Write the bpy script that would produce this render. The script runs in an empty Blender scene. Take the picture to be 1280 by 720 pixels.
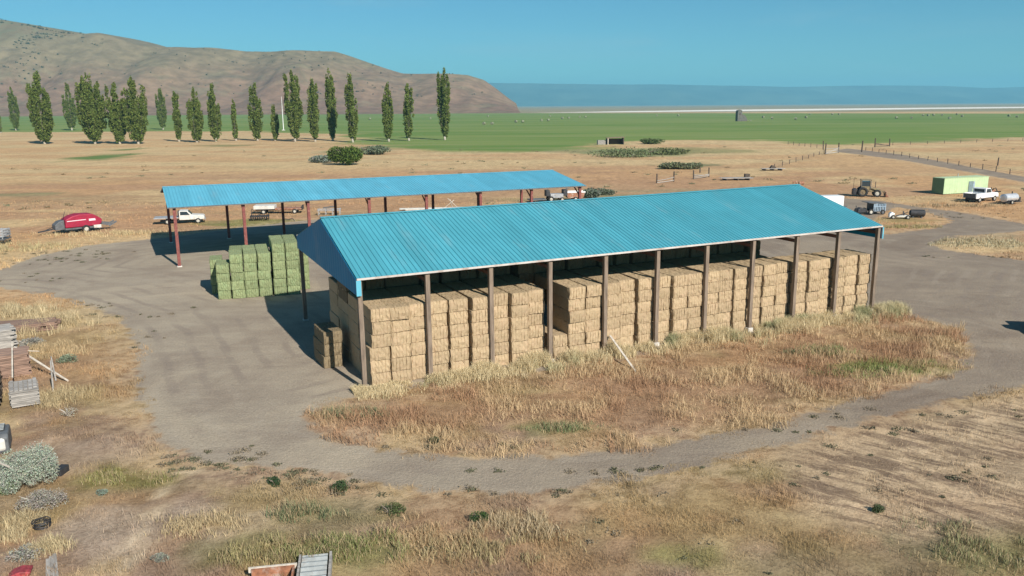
import bpy, bmesh, math, random
import numpy as np
from mathutils import Vector, Matrix

rnd = random.Random(7)
rng = np.random.default_rng(11)
SC = bpy.context.scene
COL = SC.collection
R = math.radians

# ------------------------------------------------------------------ camera
FPX, PITCH, ROLL, CAMH = 1025.3, 0.2193, 0.0065, 15.5          # focal length in 1280-wide pixels, tilt, height above ground
cam_d = bpy.data.cameras.new('camera')
cam = bpy.data.objects.new('camera', cam_d)
COL.objects.link(cam)
cam.location = (0, 0, CAMH)
cam.rotation_euler = (Matrix.Rotation(math.pi / 2 - PITCH, 3, 'X') @ Matrix.Rotation(-ROLL, 3, 'Z')).to_euler()
cam_d.sensor_width = 36
cam_d.lens = 36 * FPX / 1280
cam_d.clip_start = 0.5
cam_d.clip_end = 40000
SC.camera = cam


def ray(px, py):
    x, y = (px - 640) / FPX, (360 - py) / FPX
    return x * math.cos(ROLL) + y * math.sin(ROLL), y * math.cos(ROLL) - x * math.sin(ROLL)


def G(px, py, z=0.0):
    """ground point seen at a place of the photograph"""
    a, b = ray(px, py)
    dx, dy, dz = a, math.cos(PITCH) + b * math.sin(PITCH), -math.sin(PITCH) + b * math.cos(PITCH)
    t = (z - CAMH) / dz
    return Vector((dx * t, dy * t, z))


def GP(pts):
    return np.array([G(*p)[:2] for p in pts])


# ------------------------------------------------------------------ helpers
class MB:
    def __init__(s):
        s.v, s.f, s.m = [], [], []

    def add(s, vs, fs, m=0):
        o = len(s.v)
        s.v.extend([tuple(p) for p in vs])
        for f in fs:
            s.f.append(tuple(i + o for i in f))
            s.m.append(m)
        return s

    def box(s, x0, x1, y0, y1, z0, z1, m=0, M=None):
        vs = [Vector(p) for p in ((x0, y0, z0), (x1, y0, z0), (x1, y1, z0), (x0, y1, z0), (x0, y0, z1), (x1, y0, z1), (x1, y1, z1), (x0, y1, z1))]
        if M is not None:
            vs = [M @ p for p in vs]
        return s.add(vs, [(0, 3, 2, 1), (4, 5, 6, 7), (0, 1, 5, 4), (1, 2, 6, 5), (2, 3, 7, 6), (3, 0, 4, 7)], m)

    def bar(s, p, q, w, h, m=0, up=(0, 0, 1)):
        p, q = Vector(p), Vector(q)
        d = (q - p)
        L = d.length
        d.normalize()
        u = Vector(up)
        if abs(d.dot(u)) > .98:
            u = Vector((0, 1, 0))
        a = d.cross(u).normalized()
        b = a.cross(d).normalized()
        vs = []
        for e in (p, q):
            for i, j in ((-1, -1), (1, -1), (1, 1), (-1, 1)):
                vs.append(e + a * (i * w / 2) + b * (j * h / 2))
        return s.add(vs, [(0, 1, 2, 3), (7, 6, 5, 4), (0, 4, 5, 1), (1, 5, 6, 2), (2, 6, 7, 3), (3, 7, 4, 0)], m)

    def tube(s, pts, rs, n=8, m=0, cap=True):
        pts = [Vector(p) for p in pts]
        if not hasattr(rs, '__len__'):
            rs = [rs] * len(pts)
        vs, fs = [], []
        for k, p in enumerate(pts):
            d = (pts[min(k + 1, len(pts) - 1)] - pts[max(k - 1, 0)]).normalized()
            u = Vector((0, 0, 1)) if abs(d.z) < .9 else Vector((1, 0, 0))
            a = d.cross(u).normalized()
            b = a.cross(d)
            for i in range(n):
                t = 2 * math.pi * i / n
                vs.append(p + (a * math.cos(t) + b * math.sin(t)) * rs[k])
        for k in range(len(pts) - 1):
            for i in range(n):
                j = (i + 1) % n
                fs.append((k * n + i, k * n + j, (k + 1) * n + j, (k + 1) * n + i))
        if cap:
            fs.append(tuple(range(n - 1, -1, -1)))
            fs.append(tuple((len(pts) - 1) * n + i for i in range(n)))
        return s.add(vs, fs, m)

    def prof(s, pts, y0, y1, m=0, taper=0.0):
        """side outline (x, z) pushed out across y"""
        n = len(pts)
        vs = [(x, y0, z) for x, z in pts] + [(x, y1, z) for x, z in pts]
        fs = [tuple(range(n)), tuple(range(2 * n - 1, n - 1, -1))]
        for i in range(n):
            j = (i + 1) % n
            fs.append((j, i, n + i, n + j))
        return s.add(vs, fs, m)

    def build(s, name, mats, parent=None, bevel=0.0, smooth=False, seg=2):
        me = bpy.data.meshes.new(name)
        me.from_pydata(s.v, [], s.f)
        if not isinstance(mats, (list, tuple)):
            mats = [mats]
        for mt in mats:
            me.materials.append(mt)
        if len(mats) > 1:
            me.polygons.foreach_set('material_index', s.m)
        bm = bmesh.new()
        bm.from_mesh(me)
        bmesh.ops.recalc_face_normals(bm, faces=bm.faces)
        if bevel > 0:
            es = [e for e in bm.edges if len(e.link_faces) == 2 and e.calc_face_angle(0) > R(25)]
            bmesh.ops.bevel(bm, geom=es, offset=bevel, segments=seg, affect='EDGES', profile=.5, clamp_overlap=True)
        bm.to_mesh(me)
        bm.free()
        if smooth:
            me.shade_smooth()
        o = bpy.data.objects.new(name, me)
        COL.objects.link(o)
        if parent is not None:
            o.parent = parent
        return o


def tag(o, label=None, cat=None, group=None, kind=None):
    if label:
        o['label'] = label
    if cat:
        o['category'] = cat
    if group:
        o['group'] = group
    if kind:
        o['kind'] = kind
    return o


def thing(name, label, cat, loc=(0, 0, 0), rz=0.0, group=None):
    o = bpy.data.objects.new(name, None)
    o.empty_display_size = .2
    COL.objects.link(o)
    o.location = loc
    o.rotation_euler = (0, 0, rz)
    return tag(o, label, cat, group)


def np_mesh(name, V, F, mat, attrs=None, smooth=False):
    """mesh from arrays; F is (n, k)"""
    me = bpy.data.meshes.new(name)
    V = np.asarray(V, np.float32)
    F = np.asarray(F, np.int32)
    n, k = F.shape
    me.vertices.add(len(V))
    me.vertices.foreach_set('co', V.ravel())
    me.loops.add(n * k)
    me.loops.foreach_set('vertex_index', F.ravel())
    me.polygons.add(n)
    me.polygons.foreach_set('loop_start', np.arange(0, n * k, k, dtype=np.int32))
    me.polygons.foreach_set('loop_total', np.full(n, k, np.int32))
    me.update(calc_edges=True)
    for an, arr in (attrs or {}).items():
        arr = np.asarray(arr, np.float32)
        if arr.ndim == 2:
            a = me.attributes.new(an, 'FLOAT_COLOR', 'POINT')
            a.data.foreach_set('color', np.c_[arr, np.ones(len(arr))].astype(np.float32).ravel())
        else:
            a = me.attributes.new(an, 'FLOAT', 'POINT')
            a.data.foreach_set('value', arr.ravel())
    me.materials.append(mat)
    if smooth:
        me.shade_smooth()
    o = bpy.data.objects.new(name, me)
    COL.objects.link(o)
    return o


def hash2(ix, iy, seed):
    h = (ix.astype(np.int64) * 374761393 + iy.astype(np.int64) * 668265263 + seed * 974711) & 0xffffffff
    h = ((h ^ (h >> 13)) * 1274126177) & 0xffffffff
    h = h ^ (h >> 16)
    return (h & 0xffff) / 65535.0


def vnoise(x, y, seed=0):
    x = np.asarray(x, float)
    y = np.asarray(y, float)
    ix, iy = np.floor(x), np.floor(y)
    fx, fy = x - ix, y - iy
    fx, fy = fx * fx * (3 - 2 * fx), fy * fy * (3 - 2 * fy)
    a, b = hash2(ix, iy, seed), hash2(ix + 1, iy, seed)
    c, d = hash2(ix, iy + 1, seed), hash2(ix + 1, iy + 1, seed)
    return (a * (1 - fx) + b * fx) * (1 - fy) + (c * (1 - fx) + d * fx) * fy


def fbm(x, y, seed=0, oct=4):
    s, a, t = 0, .5, 0
    for k in range(oct):
        s = s + a * vnoise(x * 2 ** k, y * 2 ** k, seed + 17 * k)
        t += a
        a *= .5
    return s / t


def sstep(x, a, b):
    t = np.clip((x - a) / (b - a), 0, 1)
    return t * t * (3 - 2 * t)


def sdf(P, poly):
    """signed distance to a polygon, positive inside"""
    x, y = P[:, 0], P[:, 1]
    d = np.full(len(P), 1e18)
    ins = np.zeros(len(P), bool)
    n = len(poly)
    for i in range(n):
        ax, ay = poly[i]
        bx, by = poly[(i + 1) % n]
        ex, ey = bx - ax, by - ay
        t = np.clip(((x - ax) * ex + (y - ay) * ey) / (ex * ex + ey * ey + 1e-12), 0, 1)
        d = np.minimum(d, (x - ax - t * ex) ** 2 + (y - ay - t * ey) ** 2)
        if ay != by:
            c = ((ay > y) != (by > y)) & (x < (bx - ax) * (y - ay) / (by - ay) + ax)
            ins ^= c
    d = np.sqrt(d)
    return np.where(ins, d, -d)


# ------------------------------------------------------------------ materials
def new_mat(name):
    m = bpy.data.materials.new(name)
    m.use_nodes = True
    nt = m.node_tree
    return m, nt, nt.nodes, nt.links, nt.nodes['Principled BSDF']


def mth(nt, op, a, b=None, c=None, clamp=False):
    n = nt.nodes.new('ShaderNodeMath')
    n.operation = op
    n.use_clamp = clamp
    for i, x in enumerate((a, b, c)):
        if x is None:
            continue
        if isinstance(x, (int, float)):
            n.inputs[i].default_value = x
        else:
            nt.links.new(x, n.inputs[i])
    return n.outputs[0]


def mixc(nt, fac, a, b, mode='MIX'):
    n = nt.nodes.new('ShaderNodeMix')
    n.data_type = 'RGBA'
    n.blend_type = mode
    for i, x in ((0, fac), (6, a), (7, b)):
        if isinstance(x, (int, float)):
            n.inputs[i].default_value = x
        elif isinstance(x, (tuple, list)):
            n.inputs[i].default_value = (*x[:3], 1)
        else:
            nt.links.new(x, n.inputs[i])
    return n.outputs[2]


def noise_n(nt, vec, scale, detail=4, rough=.55, dist=0.0, sc=None):
    if sc is not None:
        mp = nt.nodes.new('ShaderNodeMapping')
        mp.inputs['Scale'].default_value = sc
        nt.links.new(vec, mp.inputs[0])
        vec = mp.outputs[0]
    n = nt.nodes.new('ShaderNodeTexNoise')
    n.inputs['Scale'].default_value = scale
    n.inputs['Detail'].default_value = detail
    n.inputs['Roughness'].default_value = rough
    n.inputs['Distortion'].default_value = dist
    nt.links.new(vec, n.inputs['Vector'])
    return n.outputs['Fac']


def ramp(nt, fac, a, b):
    n = nt.nodes.new('ShaderNodeMapRange')
    n.interpolation_type = 'SMOOTHSTEP'
    n.inputs[1].default_value = a
    n.inputs[2].default_value = b
    nt.links.new(fac, n.inputs[0])
    return n.outputs[0]


def coords(nt, which='Object'):
    return nt.nodes.new('ShaderNodeTexCoord').outputs[which]


def bump(nt, bs, h, strength, dist):
    b = nt.nodes.new('ShaderNodeBump')
    b.inputs['Strength'].default_value = strength
    b.inputs['Distance'].default_value = dist
    nt.links.new(h, b.inputs['Height'])
    nt.links.new(b.outputs[0], bs.inputs['Normal'])


def mat(name, c, rough=.7, var=.25, scale=3.0, metal=0.0, dirt=None, dirt_amt=.3, bmp=0.0, sc=None, rand=0.0):
    """plain worn material: two tones of one colour, a second colour of wear"""
    m, nt, N, L, bs = new_mat(name)
    co = coords(nt)
    n = noise_n(nt, co, scale, 6, .6, sc=sc)
    col = mixc(nt, ramp(nt, n, .3, .7), tuple(x * (1 - var) for x in c), tuple(min(1, x * (1 + var)) for x in c))
    if dirt:
        n2 = noise_n(nt, co, scale * .6, 8, .7)
        col = mixc(nt, ramp(nt, n2, .62 - dirt_amt * .5, .72), col, dirt)
    if rand:
        oi = N.new('ShaderNodeObjectInfo')
        v = mth(nt, 'MULTIPLY_ADD', oi.outputs['Random'], 2 * rand, 1 - rand)
        col = mixc(nt, 1.0, col, v, 'MULTIPLY')
    L.new(col, bs.inputs['Base Color'])
    bs.inputs['Roughness'].default_value = rough
    bs.inputs['Metallic'].default_value = metal
    if bmp:
        bump(nt, bs, n, bmp, .02)
    return m


def attr_mat(name, attr, rough=.9, fine=None, transl=0.0):
    m, nt, N, L, bs = new_mat(name)
    a = N.new('ShaderNodeAttribute')
    a.attribute_name = attr
    L.new(a.outputs['Color'], bs.inputs['Base Color'])
    bs.inputs['Roughness'].default_value = rough
    bs.inputs['Specular IOR Level'].default_value = .15
    if transl:
        t = N.new('ShaderNodeBsdfTranslucent')
        L.new(a.outputs['Color'], t.inputs['Color'])
        mx = N.new('ShaderNodeMixShader')
        mx.inputs[0].default_value = transl
        L.new(bs.outputs[0], mx.inputs[1])
        L.new(t.outputs[0], mx.inputs[2])
        L.new(mx.outputs[0], N['Material Output'].inputs[0])
    return m


def bale_mat(name, dark, light, tint):
    m, nt, N, L, bs = new_mat(name)
    co = coords(nt)
    oi = N.new('ShaderNodeObjectInfo')
    off = N.new('ShaderNodeVectorMath')
    off.operation = 'ADD'
    cmb = N.new('ShaderNodeCombineXYZ')
    r10 = mth(nt, 'MULTIPLY', oi.outputs['Random'], 37.0)
    for i in range(3):
        L.new(r10, cmb.inputs[i])
    L.new(co, off.inputs[0])
    L.new(cmb.outputs[0], off.inputs[1])
    v = off.outputs[0]
    f1 = noise_n(nt, v, 22, 5, .75, .6)
    f2 = noise_n(nt, v, 60, 3, .7, 0, sc=(1.0, .35, .3))
    f3 = noise_n(nt, v, 2.2, 4, .6)
    k = mth(nt, 'ADD', mth(nt, 'MULTIPLY', f1, .6), mth(nt, 'MULTIPLY', f2, .4))
    col = mixc(nt, ramp(nt, k, .36, .62), dark, light)
    col = mixc(nt, mth(nt, 'MULTIPLY', ramp(nt, f3, .42, .7), .55), col, tint)
    val = mth(nt, 'MULTIPLY_ADD', oi.outputs['Random'], .20, .88)
    col = mixc(nt, 1.0, col, val, 'MULTIPLY')
    L.new(col, bs.inputs['Base Color'])
    bs.inputs['Roughness'].default_value = .95
    bs.inputs['Specular IOR Level'].default_value = .1
    bump(nt, bs, k, .4, .015)
    return m


def roof_mat(name, c):
    m, nt, N, L, bs = new_mat(name)
    co = coords(nt)
    n1 = noise_n(nt, co, .35, 5, .6)
    n2 = noise_n(nt, co, 2.4, 4, .6, 0, sc=(1, .12, .12))
    k = mth(nt, 'ADD', mth(nt, 'MULTIPLY', n1, .55), mth(nt, 'MULTIPLY', n2, .45))
    col = mixc(nt, ramp(nt, k, .32, .68), tuple(x * .93 for x in c), tuple(min(1, x * 1.07) for x in c))
    sx = N.new('ShaderNodeSeparateXYZ')
    L.new(co, sx.inputs[0])
    wn_ = N.new('ShaderNodeTexWhiteNoise')
    wn_.noise_dimensions = '1D'
    L.new(mth(nt, 'FLOOR', mth(nt, 'DIVIDE', sx.outputs['X'], .9)), wn_.inputs['W'])
    col = mixc(nt, 1.0, col, mth(nt, 'MULTIPLY_ADD', wn_.outputs['Value'], .13, .935), 'MULTIPLY')
    dust = noise_n(nt, co, .8, 7, .7, 0, sc=(1, .2, .2))
    col = mixc(nt, mth(nt, 'MULTIPLY', ramp(nt, dust, .54, .74), .22), col, (.36, .40, .38))
    L.new(col, bs.inputs['Base Color'])
    bs.inputs['Roughness'].default_value = .5
    bs.inputs['Specular IOR Level'].default_value = .35
    return m


M = {}
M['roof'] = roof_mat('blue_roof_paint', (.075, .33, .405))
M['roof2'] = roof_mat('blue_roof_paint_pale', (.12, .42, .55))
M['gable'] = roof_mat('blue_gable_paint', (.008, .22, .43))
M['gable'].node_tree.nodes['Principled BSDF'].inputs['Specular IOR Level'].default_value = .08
M['trim'] = mat('pale_trim', (.55, .50, .46), .55, .12, 1.5, dirt=(.3, .2, .15))
M['post'] = mat('weathered_post_wood', (.205, .155, .115), .85, .35, 6, sc=(1, 1, .12), bmp=.3)
M['redsteel'] = mat('red_oxide_steel', (.20, .055, .045), .6, .25, 4, dirt=(.35, .2, .15), dirt_amt=.2)
M['beam'] = mat('brown_roof_timber', (.13, .06, .042), .8, .3, 3, sc=(.4, .4, 1))
M['straw'] = bale_mat('straw', (.34, .25, .15), (.49, .375, .235), (.48, .345, .225))
M['old_shade_straw'] = bale_mat('weathered_shade_straw', (.12, .095, .06), (.28, .215, .13), (.22, .17, .11))  # old straw outside the gable; on the back bales, shade put into the colour
M['green'] = bale_mat('green_hay', (.14, .17, .075), (.33, .37, .20), (.25, .33, .17))
M['concrete'] = mat('pale_concrete', (.55, .52, .47), .9, .15, 6)
M['wood_grey'] = mat('grey_weathered_wood', (.34, .315, .285), .9, .35, 5, sc=(.25, 2, 2), rand=.2)
M['wood_brown'] = mat('brown_weathered_wood', (.24, .155, .115), .9, .35, 5, sc=(.25, 2, 2), rand=.2)
M['ruin'] = mat('dark_weathered_timber', (.12, .115, .10), .9, .35, 1.5)
M['wood_pale'] = mat('pale_bleached_pole', (.55, .49, .41), .85, .2, 5)
M['wood_dark'] = mat('dark_fence_wood', (.085, .065, .05), .9, .3, 5)
M['tyre'] = mat('tyre_rubber', (.022, .022, .023), .85, .3, 6, dirt=(.12, .1, .08), dirt_amt=.15)
M['rim'] = mat('wheel_rim_grey', (.5, .47, .4), .5, .15, 5)
M['glass'] = mat('dark_vehicle_glass', (.035, .05, .06), .08, .1, 2)
M['white'] = mat('white_vehicle_paint', (.78, .78, .77), .35, .06, 1.2, dirt=(.5, .45, .38), dirt_amt=.05)
M['oldwhite'] = mat('chalky_white_paint', (.62, .60, .55), .6, .12, 1.5, dirt=(.3, .2, .13), dirt_amt=.15)
M['red'] = mat('crimson_machine_paint', (.31, .009, .04), .6, .15, 1.2, dirt=(.3, .12, .1), dirt_amt=.08)
M['decal'] = mat('pale_decal', (.8, .62, .66), .5, .1, 3)
M['black'] = mat('black_machine_steel', (.03, .03, .033), .6, .3, 4, dirt=(.12, .09, .07), dirt_amt=.15)
M['dgrey'] = mat('dark_grey_steel', (.11, .115, .12), .6, .25, 4)
M['grey'] = mat('grey_metal', (.33, .34, .35), .5, .2, 3, dirt=(.25, .19, .14), dirt_amt=.15)
M['silver'] = mat('silver_tank_metal', (.66, .67, .69), .38, .1, 2, .5)
M['yellow'] = mat('faded_ochre_machine_paint', (.30, .23, .12), .6, .3, 3, dirt=(.13, .09, .06), dirt_amt=.5)
M['lime'] = mat('pale_green_wall', (.44, .565, .33), .6, .07, 1.0, dirt=(.4, .45, .25), dirt_amt=.1)
M['shadegreen'] = mat('shaded_green_end_wall', (.14, .24, .12), .6, .1, 1.0)  # cabin end away from the sun, its shade put into a darker green
M['door'] = mat('blue_grey_door', (.16, .22, .23), .5, .15, 2)
M['bluewagon'] = mat('faded_blue_slats', (.27, .36, .45), .6, .2, 3, dirt=(.4, .38, .33), dirt_amt=.2)
M['rust'] = mat('rusty_tin', (.30, .13, .07), .75, .35, 4, dirt=(.45, .40, .35), dirt_amt=.3)
M['tin'] = mat('galvanised_tin', (.46, .48, .46), .45, .15, 3, .3, dirt=(.28, .2, .14), dirt_amt=.15)
M['bark'] = mat('pale_poplar_bark', (.42, .38, .31), .9, .3, 3)
M['stem'] = mat('grey_shrub_stem', (.20, .165, .13), .9, .3, 6)
M['limb'] = mat('grey_poplar_limb', (.13, .115, .085), .9, .3, 3)
M['dried'] = mat('dead_pale_branch', (.42, .38, .33), .9, .2, 4)
M['leaf'] = attr_mat('leaf', 'lcol', .75, transl=.25)
M['blade'] = attr_mat('grass_blade', 'lcol', .85, transl=.2)


# ------------------------------------------------------------------ sky, sun, haze
SUN_EL, SUN_AZ = R(34.5), R(146.5)                      # the sun stands behind the camera and to its side
w = bpy.data.worlds.new('World')
SC.world = w
w.use_nodes = True
wn, wl = w.node_tree.nodes, w.node_tree.links
sky = wn.new('ShaderNodeTexSky')
sky.sky_type = 'NISHITA'
sky.sun_disc = False
sky.sun_elevation = SUN_EL
sky.sun_rotation = SUN_AZ
sky.altitude = 1300
sky.air_density = 1.0
sky.dust_density = .6
sky.ozone_density = 1.6
tc = wn.new('ShaderNodeTexCoord').outputs['Generated']
cl = noise_n(w.node_tree, tc, 2.6, 7, .6, .6, sc=(1.2, 1.2, 9))
clm = mth(w.node_tree, 'MULTIPLY', ramp(w.node_tree, cl, .52, .80), .30)
tint = mixc(w.node_tree, 1.0, sky.outputs[0], (.42, .86, 1.0), 'MULTIPLY')
skc = mixc(w.node_tree, clm, tint, (4.2, 6.4, 7.4))
bg = wn['Background']
wl.new(skc, bg.inputs[0])
bg.inputs[1].default_value = .064
sd = bpy.data.lights.new('sun', 'SUN')
sd.energy = 5.0
sd.angle = R(.5)
sd.color = (1.0, .94, .85)
sun = bpy.data.objects.new('sun', sd)
COL.objects.link(sun)
to_sun = Vector((math.sin(SUN_AZ) * math.cos(SUN_EL), math.cos(SUN_AZ) * math.cos(SUN_EL), math.sin(SUN_EL)))
sun.rotation_euler = to_sun.to_track_quat('Z', 'Y').to_euler()

SC.view_settings.view_transform = 'Standard'
SC.view_settings.look = 'None'
SC.view_settings.gamma = 1
SC.view_settings.use_curve_mapping = False
SC.view_settings.exposure = .42
SC.cycles.use_denoising = True
SC.cycles.max_bounces = 6
SC.cycles.diffuse_bounces = 3
SC.cycles.volume_bounces = 1
SC.cycles.caustics_reflective = False
SC.cycles.caustics_refractive = False

hm, hnt, hN, hL, hb = new_mat('haze_air')
hN.remove(hb)
pv = hN.new('ShaderNodeVolumePrincipled')
pv.inputs['Color'].default_value = (.225, .61, .85, 1)
pv.inputs['Density'].default_value = 1.0e-4
pv.inputs['Anisotropy'].default_value = 0.0
hL.new(pv.outputs[0], hN['Material Output'].inputs['Volume'])
hz = MB().box(-14500, 14500, -950, 16500, -2, 440).build('haze', hm)
tag(hz, 'thin blue air haze over the whole valley', 'haze', kind='stuff')

# ------------------------------------------------------------------ ground
YARD = GP([(-80, 338), (0, 336), (50, 319), (110, 307), (205, 297), (310, 283), (420, 272), (600, 258), (740, 253), (860, 252), (985, 243), (1045, 247), (1100, 251),
           (1150, 259), (1200, 265), (1280, 280), (1340, 290), (1340, 470), (1280, 484), (1200, 500), (1100, 521), (1000, 552), (900, 576), (800, 598), (700, 612),
           (600, 616), (500, 609), (400, 594), (300, 580), (245, 575), (212, 560), (187, 528), (172, 480), (168, 430), (150, 398), (110, 382), (60, 368), (0, 360), (-80, 362)])
ISLE = GP([(385, 520), (402, 508), (455, 494), (700, 462), (900, 424), (1088, 394), (1150, 398), (1200, 412), (1216, 440), (1200, 462), (1090, 497), (950, 535),
           (800, 560), (690, 570), (590, 572), (500, 566), (420, 552), (386, 534)])
ISLE2 = GP([(1165, 306), (1200, 295), (1280, 289), (1400, 284), (1400, 335), (1280, 325), (1225, 318), (1180, 312)])
ISLE3 = GP([(1083, 280), (1105, 266), (1120, 259), (1150, 263), (1192, 276), (1170, 285), (1110, 293), (1088, 290)])
ROADB = GP([(1045, 187.5), (1060, 185.5), (1130, 193.5), (1200, 206), (1280, 221), (1420, 250), (1420, 258), (1280, 227.5), (1200, 213), (1130, 200.5), (1070, 192.5), (1046, 190)])
FIELD = GP([(-500, 167), (0, 165), (300, 164), (430, 168), (448, 182), (560, 186), (650, 189), (740, 183), (800, 177), (930, 175), (1040, 180), (1100, 180),
            (1160, 176.5), (1280, 171.5), (1800, 169), (1800, 142.5), (1280, 142), (960, 141.5), (640, 141.5), (0, 144.5), (-500, 148)])
LAKE = GP([(690, 141.0), (960, 138.6), (1280, 135.0), (1800, 130.6), (1800, 129.4), (1280, 133.4), (960, 136.6), (760, 139.2)])


def dirt_sd(P):
    d = sdf(P, YARD)
    for i in (ISLE, ISLE2, ISLE3):
        d = np.minimum(d, -sdf(P, i))
    return np.maximum(d, sdf(P, ROADB))


# colour patches of the dry ground: place in the photo, half width and depth in metres, albedo, weight
PATCH = [(640, 186, 42, 26, (.20, .26, .08), .9), (500, 184, 20, 16, (.21, .25, .10), .8), (720, 188, 18, 12, (.24, .25, .12), .6), (805, 190, 24, 26, (.19, .22, .10), .85), (865, 188, 22, 20, (.26, .25, .11), .75), (760, 246, 12, 4, (.26, .25, .14), .7), (850, 238, 16, 3, (.27, .25, .15), .6), (130, 196, 10, 22, (.13, .20, .06), 1.0),
         (160, 187, 4, 10, (.12, .19, .06), .9), (280, 182, 12, 10, (.15, .19, .07), .8), (30, 243, 8, 4, (.20, .22, .11), .7), (440, 190, 14, 16, (.20, .22, .12), .8),
         (440, 283, 20, 4.5, (.19, .20, .07), .8), (300, 278, 8, 3.5, (.20, .21, .07), .8), (690, 250, 14, 3, (.22, .22, .10), .5), (160, 600, 2.2, 1.2, (.20, .18, .06), .9),
         (440, 640, 2.4, 1.6, (.24, .22, .11), .5), (390, 660, 2.5, 1.4, (.25, .22, .11), .5), (430, 690, 2.2, 1.4, (.2, .2, .08), .7), (300, 690, 2, 1.5, (.19, .18, .07), .7), (1080, 465, 3.4, 1.5, (.13, .21, .05), 1.),
         (1130, 460, 3.2, 1.4, (.22, .22, .08), .7), (700, 535, 2.4, .9, (.13, .18, .06), .9), (440, 520, 2.6, 1.1, (.14, .17, .08), .9), (1240, 680, 3.4, 2.4, (.17, .17, .07), .7),
         (1010, 590, 5, 1.2, (.24, .21, .10), .6), (850, 695, 1.6, .8, (.26, .24, .09), .8), (1130, 275, 5, 3, (.22, .21, .08), .6), (1215, 300, 9, 6, (.38, .33, .2), .6),
         (860, 206, 8, 6, (.13, .16, .08), .8), (560, 182, 24, 14, (.16, .2, .07), .5), (1000, 500, 6, 2, (.27, .2, .1), .6),
         (100, 250, 20, 8, (.33, .2, .115), .6), (100, 465, 4, 4, (.38, .24, .13), .6), (150, 440, 3, 3, (.40, .27, .15), .6), (60, 400, 6, 5, (.46, .37, .21), .7),
         (150, 670, 3.6, 2.6, (.365, .285, .215), .85), (110, 570, 2.6, 2.0, (.36, .27, .20), .7), (60, 560, 1.6, 1.4, (.35, .25, .18), .6), (205, 615, .45, .7, (.55, .43, .28), .9), (190, 645, .4, .7, (.54, .42, .28), .9), (175, 675, .4, .8, (.53, .42, .29), .9), (165, 705, .4, .8, (.52, .42, .3), .9), (228, 592, .8, .35, (.6, .47, .31), 1.), (300, 655, 2, 1.2, (.47, .37, .24), .6),
         (640, 520, 14, 2.5, (.36, .225, .135), .8), (900, 480, 12, 3, (.36, .225, .135), .8), (1050, 440, 8, 4, (.37, .22, .125), .7)]
PATCH = [(G(a, b), rx, ry, np.array(c), wt) for a, b, rx, ry, c, wt in PATCH]
FURROW = GP([(960, 560), (1060, 535), (1200, 505), (1300, 490), (1330, 660), (1150, 690), (1000, 640)])


def grass_col(P):
    """albedo of the dry land away from roads and field"""
    x, y = P[:, 0], P[:, 1]
    d = np.hypot(x, y)
    c_pale, c_or, c_red, c_brn = (np.array(c) for c in ((.55, .405, .22), (.50, .31, .16), (.41, .25, .145), (.43, .31, .225)))
    n1 = fbm(x / 17, y / 17, 3)[:, None]
    n2 = fbm(x / 4.1, y / 4.1, 5)[:, None]
    n3 = fbm(x / 48, y / 11, 8)[:, None]
    far = sstep(d, 190, 235)[:, None]
    mid = sstep(d, 50, 90)[:, None]
    near = c_brn * (1 - sstep(n2, .38, .66)) + c_pale * .9 * sstep(n2, .38, .66)
    near = near * (1 - .7 * sstep(n1, .5, .64)) + c_red * .7 * sstep(n1, .5, .64)
    n4 = fbm(x / 3.1 + 7, y / 3.1, 6)[:, None]
    near = near * .80
    near = near * (1 - .55 * sstep(n4, .53, .66)) + np.array((.42, .275, .155)) * .55 * sstep(n4, .53, .66)
    n5 = fbm(x / 2.4 + 3, y / 2.4 + 5, 9)[:, None]
    near = near * (1 - .7 * sstep(n5, .55, .67)) + np.array((.50, .39, .225)) * .7 * sstep(n5, .55, .67)
    n6 = fbm(x / 5.2 + 1, y / 4.2 + 8, 10)[:, None]
    near = near * (1 - .4 * sstep(n6, .54, .66)) + np.array((.28, .24, .12)) * .4 * sstep(n6, .54, .66)
    near = near * np.array((.89, .85, .80))
    midc = c_or * (1 - .8 * sstep(n1, .46, .64)) + c_pale * .8 * sstep(n1, .46, .64)
    midc = midc * (1 - .75 * sstep(n3, .46, .6)) + c_red * .75 * sstep(n3, .46, .6)
    farc = c_pale * (1 - .7 * sstep(n3, .42, .6)) + c_or * .7 * sstep(n3, .42, .6)
    c = near * (1 - mid) + midc * mid
    c = c * (1 - far) + farc * far
    for g, rx, ry, pc, wt in PATCH:
        q = ((x - g.x) / rx) ** 2 + ((y - g.y) / ry) ** 2
        nn = fbm(x / (rx * .5) + 9, y / (ry * .5), 12, 3)
        k = (wt * sstep(1.5 - q + (nn - .5) * 2.2, .2, 1.3))[:, None]
        c = c * (1 - k) + pc * k
    # far plain beyond the field, and the raked ground at the near corner
    beyond = sstep(d, 1500, 1750)[:, None]
    c = c * (1 - beyond) + np.array((.30, .26, .16)) * beyond
    f = sstep(sdf(P, FURROW), -1, 1.5)[:, None] if len(P) < 2e6 else 0
    c = c * (1 - f * .9) + f * .9 * np.array((.44, .335, .22))
    return c * (.80 + .4 * fbm(x / 1.3, y / 1.3, 21, 3))[:, None]


FD = (G(1250, 610) - G(1040, 555)).normalized()


def gz(P, sd=None):
    x, y = P[:, 0], P[:, 1]
    d = np.hypot(x, y)
    if sd is None:
        sd = dirt_sd(P)
    k = sstep(-sd, .1, 2.0) * (1 - sstep(d, 95, 130))
    z = k * ((fbm(x / 2.2, y / 2.2, 41, 3) - .35) * .28)
    f = sstep(sdf(P, FURROW), -1, 1.5) * k
    return z * (1 - .6 * f)


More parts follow.
